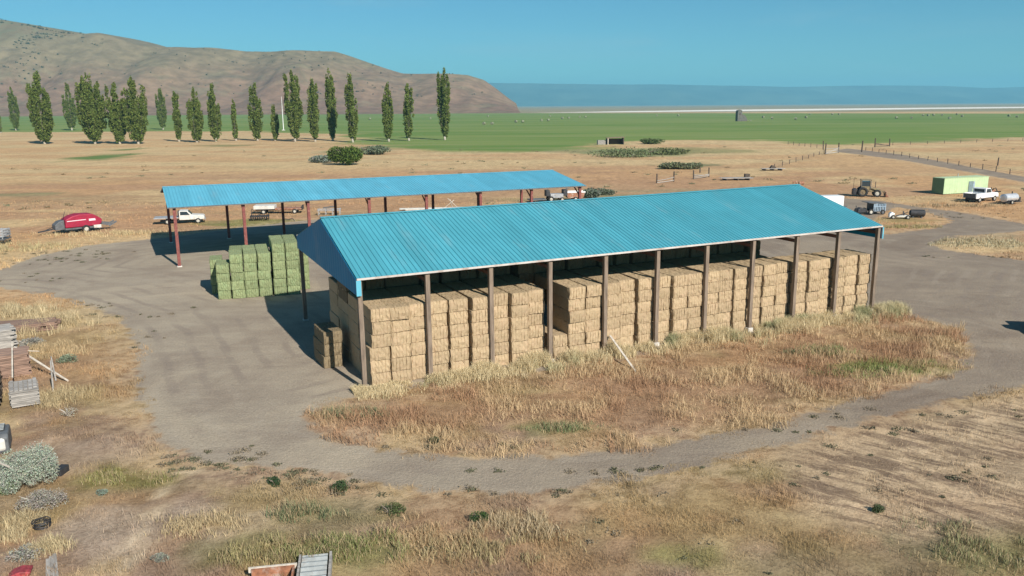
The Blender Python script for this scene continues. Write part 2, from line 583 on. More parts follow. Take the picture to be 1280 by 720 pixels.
def axis(lo, hi, a, b, step, g):
    m = list(np.arange(a, b + 1e-6, step))
    s = step
    x = m[-1]
    up = []
    while x < hi:
        s *= g
        x += s
        up.append(min(x, hi))
    s = step
    x = a
    dn = []
    while x > lo:
        s *= g
        x -= s
        dn.append(max(x, lo))
    return np.array(sorted(set(dn + m + up)))


def build_ground():
    xs = axis(-14000, 14000, -48, 58, .55, 1.03)
    ys = axis(-900, 16000, 16, 118, .55, 1.025)
    X, Y = np.meshgrid(xs, ys)
    P = np.c_[X.ravel(), Y.ravel()]
    near = (P[:, 1] < 1600) & (np.abs(P[:, 0]) < 1600)
    ds = np.full(len(P), -50.)
    ds[near] = dirt_sd(P[near])
    fs = sdf(P, FIELD)
    ls = sdf(P, LAKE)
    rk = sstep(sdf(P, FURROW) + (fbm(P[:, 0] / 3, P[:, 1] / 3, 36, 3) - .5) * 4, -1.5, 2.0)
    c = grass_col(P)
    z = gz(P, ds)
    nx, ny = len(xs), len(ys)
    idx = np.arange(nx * ny).reshape(ny, nx)
    F = np.c_[idx[:-1, :-1].ravel(), idx[:-1, 1:].ravel(), idx[1:, 1:].ravel(), idx[1:, :-1].ravel()]
    V = np.c_[P, z]
    reg = np.zeros(len(F), int)
    fm = lambda a: a[F].mean(1)
    reg[fm(fs) > 0] = 2
    reg[fm(ls) > 0] = 3
    reg[fm(ds) > 0] = 1
    m = ground_mat()
    for k, nm in enumerate(('ground', 'dirt_road', 'green_field', 'lake_bed')):
        f = F[reg == k]
        u, inv = np.unique(f, return_inverse=True)
        o = np_mesh(nm, V[u], inv.reshape(f.shape), m, {'gcol': c[u], 'dirt_sd': np.clip(ds[u], -60, 60), 'field_sd': np.clip(fs[u], -400, 400), 'lake_sd': np.clip(ls[u], -3000, 3000), 'raked': rk[u]}, True)
        lab = {'ground': 'dry tan grassland around the sheds', 'dirt_road': 'bare grey dirt yard and loop road', 'green_field': 'flat green crop field under the hills', 'lake_bed': 'pale dry lake bed along the horizon'}[nm]
        tag(o, lab, {'ground': 'ground', 'dirt_road': 'dirt road', 'green_field': 'field', 'lake_bed': 'lake bed'}[nm], kind='structure')


def ground_mat():
    m, nt, N, L, bs = new_mat('valley_ground')
    geo = N.new('ShaderNodeNewGeometry').outputs['Position']

    def at(n, o='Fac'):
        a = N.new('ShaderNodeAttribute')
        a.attribute_name = n
        return a.outputs[o]
    n_f = noise_n(nt, geo, 7.0, 6, .7)
    n_m = noise_n(nt, geo, 1.1, 6, .65)
    n_l = noise_n(nt, geo, .16, 5, .6)
    n_x = noise_n(nt, geo, .035, 5, .6, sc=(.5, 1.6, 1))
    gc = at('gcol', 'Color')
    k = mth(nt, 'ADD', mth(nt, 'MULTIPLY', n_f, .5), mth(nt, 'MULTIPLY', n_m, .5))
    g = mixc(nt, ramp(nt, k, .33, .66), mixc(nt, 1.0, gc, (.66, .63, .61), 'MULTIPLY'), mixc(nt, 1.0, gc, (1.22, 1.23, 1.24), 'MULTIPLY'))
    g = mixc(nt, mth(nt, 'MULTIPLY', ramp(nt, n_l, .5, .68), .28), g, (.26, .155, .09))
    g = mixc(nt, mth(nt, 'MULTIPLY', ramp(nt, n_x, .55, .7), .25), g, (.25, .24, .13))
    # raked ground: flattened straw lying in long streaks over bare soil
    mp = N.new('ShaderNodeMapping')
    mp.vector_type = 'TEXTURE'
    mp.inputs['Rotation'].default_value = (0, 0, math.atan2(FD.y, FD.x))
    L.new(geo, mp.inputs[0])
    s1 = noise_n(nt, mp.outputs[0], 1.0, 7, .66, 1.0, sc=(.30, 1.15, 1))
    s2 = noise_n(nt, mp.outputs[0], 1.0, 5, .65, .3, sc=(.7, 2.6, 1))
    sk = mth(nt, 'ADD', mth(nt, "MULTIPLY", s1, .66), mth(nt, "MULTIPLY", s2, .34))
    rc = mixc(nt, ramp(nt, sk, .43, .57), mixc(nt, 1.0, g, (.55, .52, .54), 'MULTIPLY'), mixc(nt, 1.0, g, (1.22, 1.2, 1.18), 'MULTIPLY'))
    g = mixc(nt, at('raked'), g, rc)
    # dirt: packed grey silt, streaked along the wheel tracks, with paler and browner patches and small stones
    dn = noise_n(nt, geo, .22, 6, .6)
    dst = noise_n(nt, geo, .5, 5, .65, .4, sc=(.35, 1.6, 1))
    df = noise_n(nt, geo, 9, 5, .75)
    dp = noise_n(nt, geo, .09, 6, .62, .8)
    dc = mixc(nt, ramp(nt, dn, .35, .65), (.305, .25, .192), (.37, .31, .235))
    dc = mixc(nt, mth(nt, 'MULTIPLY', ramp(nt, dst, .5, .68), .3), dc, (.43, .36, .27))
    dc = mixc(nt, mth(nt, 'MULTIPLY', ramp(nt, dst, .48, .33), .22), dc, (.25, .195, .15))
    dc = mixc(nt, mth(nt, 'MULTIPLY', ramp(nt, dp, .5, .64), .55), dc, (.45, .375, .275))
    dc = mixc(nt, mth(nt, 'MULTIPLY', ramp(nt, dp, .44, .34), .4), dc, (.24, .185, .14))
    dc = mixc(nt, ramp(nt, df, .3, .72), mixc(nt, 1.0, dc, (.82, .82, .82), 'MULTIPLY'), mixc(nt, 1.0, dc, (1.16, 1.16, 1.16), 'MULTIPLY'))
    sp = N.new('ShaderNodeSeparateXYZ')
    L.new(geo, sp.inputs[0])
    rx = ramp(nt, mth(nt, 'ADD', sp.outputs['X'], mth(nt, 'MULTIPLY', dn, 14)), -2, 24)
    dc = mixc(nt, rx, dc, mixc(nt, 1.0, dc, (.79, .765, .76), 'MULTIPLY'))
    e = mth(nt, 'ADD', at('dirt_sd'), mth(nt, 'ADD', mth(nt, 'MULTIPLY_ADD', noise_n(nt, geo, .5, 6, .65), 2.8, -1.4), mth(nt, 'MULTIPLY_ADD', n_m, 1.8, -.9)))
    dm = ramp(nt, e, -.3, .35)
    tk = mth(nt, 'SINE', mth(nt, 'MULTIPLY', mth(nt, 'ADD', at('dirt_sd'), mth(nt, 'MULTIPLY', dn, 1.6)), 3.3))
    tk2 = mth(nt, 'MULTIPLY', ramp(nt, tk, .35, .95), ramp(nt, noise_n(nt, geo, .13, 5, .6), .42, .6))
    dc = mixc(nt, mth(nt, 'MULTIPLY', tk2, .5), dc, (.235, .19, .155))
    tk3 = mth(nt, 'MULTIPLY', ramp(nt, tk, -.45, -.95), ramp(nt, noise_n(nt, geo, .17, 5, .6), .45, .6))
    dc = mixc(nt, mth(nt, 'MULTIPLY', tk3, .16), dc, (.42, .36, .29))
    st = N.new('ShaderNodeTexVoronoi')
    st.inputs['Scale'].default_value = 5.5
    L.new(geo, st.inputs['Vector'])
    dc = mixc(nt, mth(nt, 'MULTIPLY', ramp(nt, st.outputs['Distance'], .16, .06), .6), dc, (.44, .40, .34))
    fr = mth(nt, 'MULTIPLY', ramp(nt, e, -3.2, -.4), mth(nt, 'MULTIPLY', ramp(nt, n_m, .35, .6), .55))
    g = mixc(nt, fr, g, (.56, .41, .25))
    # field
    fn = noise_n(nt, geo, .012, 5, .55, 0, sc=(.35, 1.5, 1))
    fc = mixc(nt, ramp(nt, fn, .38, .62), (.125, .20, .045), (.20, .245, .075))
    fn2 = noise_n(nt, geo, .05, 5, .6, 0, sc=(.15, 1.6, 1))
    fc = mixc(nt, mth(nt, 'MULTIPLY', ramp(nt, fn2, .46, .66), .75), fc, (.25, .265, .11))
    wv = N.new('ShaderNodeTexWave')
    wv.bands_direction = 'Y'
    wv.inputs['Scale'].default_value = .012
    wv.inputs['Distortion'].default_value = 1.5
    L.new(geo, wv.inputs['Vector'])
    fc = mixc(nt, mth(nt, 'MULTIPLY', wv.outputs['Fac'], .35), fc, (.12, .225, .05))
    fe = mth(nt, 'ADD', at('field_sd'), mth(nt, 'MULTIPLY_ADD', noise_n(nt, geo, .022, 5, .6), 84, -42))
    fmk = ramp(nt, fe, -9, 12)
    le = mth(nt, 'ADD', at('lake_sd'), mth(nt, 'MULTIPLY_ADD', noise_n(nt, geo, .004, 4, .6), 160, -80))
    lm = ramp(nt, le, -60, 60)
    c = mixc(nt, fmk, g, fc)
    c = mixc(nt, lm, c, (.80, .76, .68))
    c = mixc(nt, dm, c, dc)
    L.new(c, bs.inputs['Base Color'])
    bs.inputs['Roughness'].default_value = .95
    bs.inputs['Specular IOR Level'].default_value = .1
    bump(nt, bs, mth(nt, 'ADD', n_f, mth(nt, 'MULTIPLY', n_m, 1.5)), .55, .10)
    return m


build_ground()

# ------------------------------------------------------------------ hill and mountains
def px_world(px, py, Y):
    """point at distance Y whose image lies at px, py"""
    a, b = ray(px, py)
    dx, dy, dz = a, math.cos(PITCH) + b * math.sin(PITCH), -math.sin(PITCH) + b * math.cos(PITCH)
    t = Y / dy
    return dx * t, CAMH + dz * t


def build_hill():
    RY = 2250
    prof = [(-1000, -8), (-500, -4), (-250, 6), (-100, 14), (0, 24), (30, 29), (60, 34), (85, 40), (105, 42), (125, 41), (140, 46), (175, 57), (215, 58), (265, 59), (300, 63), (340, 64), (375, 62), (415, 63), (435, 70), (470, 82), (500, 91),
            (530, 92), (560, 92), (585, 94), (605, 100), (622, 112), (636, 123), (648, 131)]
    pw = [px_world(a, b, RY) for a, b in prof]
    hx, hzv = np.array([p[0] for p in pw]), np.array([p[1] for p in pw])
    xs = np.concatenate([np.arange(-3900, -1650, 28), np.arange(-1650, 110, 8)])
    ys = np.concatenate([np.arange(1560, 2420, 8), np.arange(2420, 4400, 60)])
    X, Y = np.meshgrid(xs, ys)
    x, y = X.ravel(), Y.ravel()
    h = np.interp(x, hx, hzv, right=0)
    h = np.where(x > hx[-1], 0, h)
    wob = (fbm(x / 170, y / 400, 51) - .5) * 210 * sstep(h, 10, 80)
    t = np.clip((y + wob - 1660) / (RY - 1660), 0, 1)
    s = .30 * sstep(t, 0, .8) + .70 * t ** 1.7
    gul = (fbm(x / 60, y / 260, 55, 5) - .5)
    z = h * s + gul * 17 * np.sin(np.clip(t, 0, 1) * math.pi) * sstep(h, 5, 120) + (fbm(x / 22, y / 22, 58, 4) - .5) * 3.5 * sstep(h, 5, 60) * np.sin(np.clip(t, 0, 1) * math.pi)
    z = z * (1 - .0) - .6 * (1 - sstep(t * h, 0, 3))
    back = sstep(y, 2420, 4300)
    z = z * (1 - back * .7)
    nx, ny = len(xs), len(ys)
    idx = np.arange(nx * ny).reshape(ny, nx)
    F = np.c_[idx[:-1, :-1].ravel(), idx[:-1, 1:].ravel(), idx[1:, 1:].ravel(), idx[1:, :-1].ravel()]
    m, nt, N, L, bs = new_mat('hill_scrub')
    geo = N.new('ShaderNodeNewGeometry').outputs['Position']
    n1 = noise_n(nt, geo, .006, 6, .6, .5, sc=(1, .5, 2.2))
    n2 = noise_n(nt, geo, .035, 6, .65)
    n3 = noise_n(nt, geo, .012, 6, .65, .4)
    c = mixc(nt, ramp(nt, n1, .38, .62), (.215, .132, .09), (.25, .165, .105))
    c = mixc(nt, mth(nt, 'MULTIPLY', ramp(nt, n3, .52, .66), .55), c, (.18, .155, .095))
    sep = N.new('ShaderNodeSeparateXYZ')
    L.new(geo, sep.inputs[0])
    hi = ramp(nt, mth(nt, 'ADD', sep.outputs['Z'], mth(nt, 'MULTIPLY', n3, 90)), 95, 190)
    c = mixc(nt, mth(nt, 'MULTIPLY', hi, .75), c, (.20, .165, .095))
    led = noise_n(nt, geo, .02, 6, .7, .3, sc=(.25, .25, 3.2))
    c = mixc(nt, mth(nt, 'MULTIPLY', ramp(nt, led, .56, .70), .5), c, (.13, .105, .075))
    top = mth(nt, 'MULTIPLY', ramp(nt, sep.outputs['Z'], 140, 230), ramp(nt, sep.outputs['X'], -950, -1350))
    c = mixc(nt, mth(nt, 'MULTIPLY', top, mth(nt, 'MULTIPLY', ramp(nt, n2, .4, .6), .7)), c, (.10, .11, .065))
    c = mixc(nt, ramp(nt, n2, .3, .7), mixc(nt, 1.0, c, (.75, .75, .75), 'MULTIPLY'), mixc(nt, 1.0, c, (1.2, 1.2, 1.2), 'MULTIPLY'))
    L.new(c, bs.inputs['Base Color'])
    bs.inputs['Roughness'].default_value = .95
    bs.inputs['Specular IOR Level'].default_value = .05
    bump(nt, bs, n2, .5, 4)
    o = np_mesh('hill', np.c_[x, y, z], F, m, smooth=True)
    tag(o, 'long bare brown hill behind the poplars', 'hill', kind='structure')

    def hz(px, py):
        # where the sight line through this place meets the hill
        for YY in np.arange(1580, 2300, 12):
            wx, wz = px_world(px, py, YY)
            i = np.argmin(np.abs(ys - YY))
            j = np.argmin(np.abs(xs - wx))
            if z[i * nx + j] >= wz:
                return wx, YY, z[i * nx + j]
        return None
    return hz


hill_at = build_hill()


def build_mountains():
    RY = 13000
    px = np.array([300, 560, 640, 700, 760, 830, 900, 980, 1060, 1120, 1180, 1240, 1280, 1400, 1600, 2000])
    py = np.array([108, 103.5, 104, 104.5, 105, 105, 106.5, 108, 107.5, 107, 107, 109, 108, 108, 110, 112])
    pw = [px_world(a, b, RY) for a, b in zip(px, py)]
    hx, hh = np.array([p[0] for p in pw]), np.array([p[1] for p in pw])
    xs = np.arange(-4600, 13800, 80)
    ys = np.arange(10200, 14600, 130)
    X, Y = np.meshgrid(xs, ys)
    x, y = X.ravel(), Y.ravel()
    h = np.interp(x, hx, hh) + (fbm(x / 1500, x * 0, 66, 4) - .5) * 30
    wob = (fbm(x / 900, y / 3000, 61, 5) - .5) * 1500
    t = np.clip((y + wob * (y < 12900) - 10900) / (RY - 10900), 0, 1)
    z = h * (.35 * sstep(t, 0, .7) + .65 * t ** 1.5) + (fbm(x / 250, y / 700, 64, 4) - .5) * 60 * np.sin(t * math.pi) - .5 * (t <= 0)
    idx = np.arange(len(xs) * len(ys)).reshape(len(ys), len(xs))
    F = np.c_[idx[:-1, :-1].ravel(), idx[:-1, 1:].ravel(), idx[1:, 1:].ravel(), idx[1:, :-1].ravel()]
    m = mat('far_mountain', (.06, .08, .055), .95, .5, .0016)
    o = np_mesh('mountains', np.c_[x, y, z], F, m, smooth=True)
    tag(o, 'long flat topped blue mountains along the horizon', 'mountains', kind='structure')


build_mountains()

# ------------------------------------------------------------------ foliage tools
def leaf_quads(C, size, seed, up=.35):
    """little leaf faces at the points C: two triangles each, random tilt"""
    r = np.random.default_rng(seed)
    n = len(C)
    nrm = r.normal(size=(n, 3))
    nrm[:, 2] += up
    nrm /= np.linalg.norm(nrm, axis=1)[:, None]
    a = np.cross(nrm, r.normal(size=(n, 3)))
    a /= np.linalg.norm(a, axis=1)[:, None] + 1e-9
    b = np.cross(nrm, a)
    s = (size * r.uniform(.6, 1.35, n))[:, None]
    V = np.stack([C - a * s * .5, C + b * s * .33, C + a * s * .5, C - b * s * .33], 1).reshape(-1, 3)
    F = np.arange(4 * n).reshape(n, 4)
    return V, F


def leaf_obj(name, C, size, base, var, seed, parent=None, up=.35, tips=None):
    r = np.random.default_rng(seed + 5)
    V, F = leaf_quads(C, size, seed, up)
    base = np.array(base)
    col = base[None] * r.uniform(1 - var, 1 + var, (len(C), 1)) * r.uniform(.9, 1.1, (len(C), 3))
    if tips is not None:
        k = r.uniform(0, 1, (len(C), 1)) < tips[1]
        col = np.where(k, np.array(tips[0])[None] * r.uniform(.8, 1.2, (len(C), 1)), col)
    o = np_mesh(name, V, F, M['leaf'], {'lcol': np.repeat(col, 4, 0)})
    if parent is not None:
        o.parent = parent
    return o


def poplar(px, by, ty, wpx, spires, label, seed):
    g = G(px, by)
    k = FPX / (g.y * math.cos(PITCH) + CAMH * math.sin(PITCH))
    h = (by - ty) / k
    wm = wpx / k
    r = np.random.default_rng(seed)
    t = thing('poplar_tree', label, 'tree', g, 0, 'lombardy poplars in a row along the field')
    tr = MB()
    tr.tube([(0, 0, 2.3), (.1, 0, h * .35), (0, 0, h * .8)], [.34, .2, .04], 8)
    for q in range(5):
        a = r.uniform(0, 6.28)
        z0 = h * r.uniform(.06, .2)
        tr.tube([(0, 0, z0), (math.cos(a) * wm * .2, math.sin(a) * wm * .2, z0 + h * .08), (math.cos(a) * wm * .28, math.sin(a) * wm * .28, z0 + h * .35)], [.16, .10, .03], 6)
    trk = tr.build('trunk', M['limb'], t, smooth=True)
    MB().tube([(0, 0, -.3), (0, 0, .8), (0, 0, 2.35)], [.62, .5, .4], 10).build('pale_butt', M['bark'], trk, smooth=True)
    Cs = []
    nsp = spires + 2
    for i in range(nsp):
        if i == 0:
            ox, oy, top, rad = 0, 0, 1.0, wm * (.26 if spires < 4 else .17)
        else:
            a = (i - 1) / max(1, nsp - 1) * math.pi * 2 + r.uniform(-.6, .6)
            q = r.uniform(.22, .38) if spires > 1 else .10
            ox = math.cos(a) * wm * q
            oy = math.sin(a) * wm * q * .9
            top = r.uniform(.62, .96)
            rad = wm * r.uniform(.10, .15)
        hh = h * top
        ncl = int(8 + hh * rad * 1.25 + hh * .25)
        for c in range(ncl):
            s = r.beta(1.05, 1.3) * .88 + .085 if c else .93
            prof = (.35 + .65 * min(s / .4, 1)) * (1 - s) ** .6 * 1.45
            ang = r.uniform(0, 6.283)
            q = rad * prof * math.sqrt(r.uniform(0, 1)) * .95
            sp = min(s / .5, 1) ** .75
            cx, cy, cz = ox * sp + q * math.cos(ang), oy * sp + q * math.sin(ang), hh * s
            lh = min(r.uniform(1.6, 3.4), h * .12)
            lr = lh * r.uniform(.20, .30)
            m = int(r.uniform(40, 70))
            t_ = r.beta(1.1, 1.6, m)
            pr = lr * np.minimum(t_ / .22, 1) * (1 - t_) ** .6 * 1.3
            an = r.uniform(0, 6.283, m)
            rr = pr * np.sqrt(r.uniform(.2, 1, m))
            out = .12 * t_ * lh
            Cs.append(np.c_[cx + rr * np.cos(an) + out * math.cos(ang), cy + rr * np.sin(an) + out * math.sin(ang), cz - lh * .4 + lh * t_])
    C = np.concatenate(Cs)
    leaf_obj('crown', C, .62, (.150, .190, .045), .5, seed, t, .2)
    return t


POP = [(1, 166, 138, 8, 1, 'cut off slim poplar standing farthest toward the edge of the row'), (20, 163, 108, 15, 3, 'slim poplar alone before the big twin crowned poplar, set back by the field'),
       (56, 180, 90, 36, 6, 'broadest poplar, a thick dark crown with side spires, first big one of the row'), (90, 163, 103, 15, 3, 'thin poplar set back behind gap between two broad poplars'),
       (119, 180, 93, 38, 7, 'wide many spired poplar next to the bent green grass patch'), (150, 180, 104, 27, 5, 'ragged poplar squeezed between two wider poplars above the green patch'),
       (173, 180, 96, 31, 6, 'wide poplar with one tall spike, last of the close packed clump'), (204, 162, 110, 14, 3, 'sparse thin poplar set back by itself after the dense clump'),
       (224, 177, 115, 14, 2, 'forked poplar with two uneven narrow spires'), (246, 178, 111, 20, 5, 'poplar with short bushy crown and one central spike'),
       (270, 177, 105, 20, 4, 'poplar with split V shaped top'), (295, 176, 124, 11, 1, 'short narrow poplar, lower than both neighbours'), (322, 176, 105, 18, 4, 'loose poplar with leaning outer spire before the white mast'),
       (344, 176, 131, 12, 2, 'smallest poplar of the row, standing against the white mast'), (369, 177, 90, 25, 5, 'tall double poplar just past the white mast'), (394, 177, 98, 18, 3, 'poplar between the tall double poplar and the dense column poplar'),
       (416, 176, 89, 17, 3, 'dense tall column poplar behind the round green bush'), (441, 178, 94, 17, 3, 'tall poplar with notched top directly over the round bush'),
       (486, 177, 103, 15, 3, 'even spindle shaped poplar, third from the end of the row'), (511, 176, 104, 14, 3, 'narrow poplar with offset top, second from the end'), (556, 175, 87, 21, 4, 'tallest lone poplar at the end of the row')]
for i, (px, by, ty, wpx, sp, lab) in enumerate(POP):
    poplar(px, by, ty, wpx, sp, lab, 100 + i)


def shrub(name, label, cat, loc, rx, ry, h, base, var, n, size, seed, lumps=7, group=None, tips=None, stems=None):
    r = np.random.default_rng(seed)
    t = thing(name, label, cat, loc, 0, group)
    Cs = []
    for i in range(lumps):
        a, q = r.uniform(0, 6.28), math.sqrt(r.uniform(0, 1))
        cx, cy = math.cos(a) * q * rx * .62, math.sin(a) * q * ry * .62
        cz = h * r.uniform(.35, .66) * (1.1 - .45 * q)
        lr = np.array((rx * .5, ry * .5, h * .40)) * r.uniform(.7, 1.15) * (7 / max(7, lumps)) ** .33
        m = n // lumps
        d = r.normal(size=(m, 3))
        d /= np.linalg.norm(d, axis=1)[:, None]
        C = np.array((cx, cy, cz)) + d * lr * (r.uniform(.45, 1.0, (m, 1)) ** .6)
        Cs.append(C[C[:, 2] > .01])
    leaf_obj('foliage', np.concatenate(Cs), size, base, var, seed, t, .4, tips)
    sb = MB()
    for i in range(9):
        a = r.uniform(0, 6.28)
        e = Vector((math.cos(a) * rx * .7, math.sin(a) * ry * .7, h * r.uniform(.5, .8)))
        sb.tube([(0, 0, -.05), e * .5 + Vector((0, 0, h * .1)), e], [max(.015, .035 * h), .02 * h + .006, .006], 5)
    sb.build('stem', stems or M['stem'], t)
    return t


shrub('bush', 'round dark green bush in front of the poplar row', 'bush', G(436, 206), 6.2, 4.5, 6.6, (.10, .15, .032), .45, 5200, .48, 301, 16)
shrub('bush', 'low pale grey bush beside the round green bush', 'bush', G(404, 203), 5.5, 3.5, 2.6, (.22, .25, .20), .3, 1600, .5, 302, 8)
shrub('bush', 'grey green scrub behind the round green bush', 'bush', G(468, 193), 8, 5, 3.2, (.16, .19, .12), .3, 1800, .6, 303, 8)
for i, (px, py, a, b, h, c, lab) in enumerate([
        (790, 196, 13, 8, 3.0, (.17, .205, .10), 'long low green scrub in front of the dark field shed'),
        (815, 180, 7, 5, 2.6, (.10, .14, .05), 'dark green bush beyond the long green scrub by the field shed'),
        (835, 193, 9, 5, 2.2, (.16, .18, .08), 'green brown scrub trailing off from the field shed'),
        (848, 211, 7, 3.5, 2.0, (.18, .20, .115), 'grey green scrub behind the broken corral rails'),
        (738, 247, 2.0, 1.6, 2.0, (.17, .20, .15), 'pale green bush at the corner of the open shed'),
        (755, 243, 3.2, 2.0, 1.2, (.17, .19, .13), 'grey green scrub spreading past the open shed corner')]):
    shrub('scrub_bush', lab, 'bush', G(px, py), a, b, h, c, .4, 1700, .55 if py < 220 else .3, 310 + i, 9)
# sagebrush by the old lumber, and single weeds
shrub('sagebrush', 'biggest silver grey sagebrush, grown over the broken grey planks', 'shrub', G(38, 606), 1.55, 1.75, 2.15, (.42, .43, .35), .35, 20000, .055, 330, 30, tips=((.42, .53, .40), .22), stems=M['dried'])
shrub('sagebrush', 'dead grey brush skirt below the biggest sagebrush', 'shrub', G(52, 634), 1.1, .8, .8, (.36, .33, .28), .35, 5500, .05, 336, 14, stems=M['dried'])
shrub('sagebrush', 'small green grey sagebrush at the frame edge below the planks', 'shrub', G(5, 618), .55, .5, .7, (.27, .33, .20), .3, 1500, .075, 331, 6)
shrub('sagebrush', 'dead pale grey bush behind the brown board stack', 'shrub', G(38, 436), 1.0, .9, .9, (.34, .32, .28), .3, 1700, .10, 332, 7, stems=M['dried'])
shrub('sagebrush', 'pale green sagebrush past the fallen pole', 'shrub', G(84, 452), .75, .6, .55, (.24, .28, .19), .3, 900, .09, 333, 6)
shrub('sagebrush', 'bare bleached bush standing apart on brown ground by the board stacks', 'shrub', G(86, 520), .6, .5, .6, (.40, .35, .27), .25, 300, .06, 334, 5, stems=M['dried'])
shrub('sagebrush', 'silver weed tangle by the split grey plank at the bottom corner', 'shrub', G(30, 700), .7, .6, .6, (.34, .33, .28), .3, 1600, .06, 335, 7, stems=M['dried'])
for i, (px, py, a, h, c, lab) in enumerate([
        (600, 652, .42, .42, (.07, .125, .04), 'round dark green weed alone below the road bend'),
        (430, 611, .62, .35, (.065, .11, .045), 'low dark green weed at the lower road edge'),
        (344, 607, .35, .34, (.055, .10, .045), 'small dark green weed on the road edge beside pale sand'),
        (545, 555, .36, .30, (.09, .12, .06), 'grey green weed at the inner road edge below the tall grass'),
        (1100, 640, .34, .26, (.09, .12, .055), 'small weed on the raked ground near the loop road'),
        (490, 645, .6, .45, (.11, .14, .055), 'pale green weed in dry grass below the road'),
        (128, 620, .28, .25, (.24, .29, .23), 'tiny grey blue weed beside the footpath'),
        (200, 700, .35, .22, (.27, .28, .23), 'small grey weed on bare ground near the bottom edge')]):
    shrub('weed_plant', lab, 'weed', G(px, py), a, a * .8, h * 1.3, c, .4, 1500, .05, 350 + i, 6)

# ------------------------------------------------------------------ sheds
ANG = .4315


def ribbed(mb, x0, x1, p, q, pitch, rh, rw, thick):
    """corrugated sheet between the lines y,z = p (eave) and q (ridge)"""
    xs = []
    n = int(round((x1 - x0) / pitch))
    st = (x1 - x0) / n
    for i in range(n):
        a = x0 + i * st
        xs += [(a, 0), (a + st - rw * 1.8, 0), (a + st - rw * 1.4, rh), (a + st - rw * .4, rh)]
    xs.append((x1, 0))
    d = Vector((0, q[0] - p[0], q[1] - p[1])).normalized()
    nr = Vector((0, -d.z, d.y))
    if nr.z < 0:
        nr = -nr
    vs = []
    for x, h in xs:
        vs.append(Vector((x, p[0], p[1])) + nr * h)
        vs.append(Vector((x, q[0], q[1])) + nr * h)
    k = len(xs)
    for e in ((p, x0), (q, x0), (q, x1), (p, x1)):
        vs.append(Vector((e[1], e[0][0], e[0][1])) - nr * thick)
    fs = [(2 * i, 2 * i + 2, 2 * i + 3, 2 * i + 1) for i in range(k - 1)]
    b = 2 * k
    fs += [(b, b + 1, b + 2, b + 3), (0, 1, b + 1, b), (2 * k - 2, b + 3, b + 2, 2 * k - 1)]
    fs += [tuple([b, b + 3] + [2 * i for i in range(k - 1, -1, -1)]), tuple([b + 1, b + 2] + [2 * i + 1 for i in range(k - 1, -1, -1)])]
    mb.add(vs, fs)


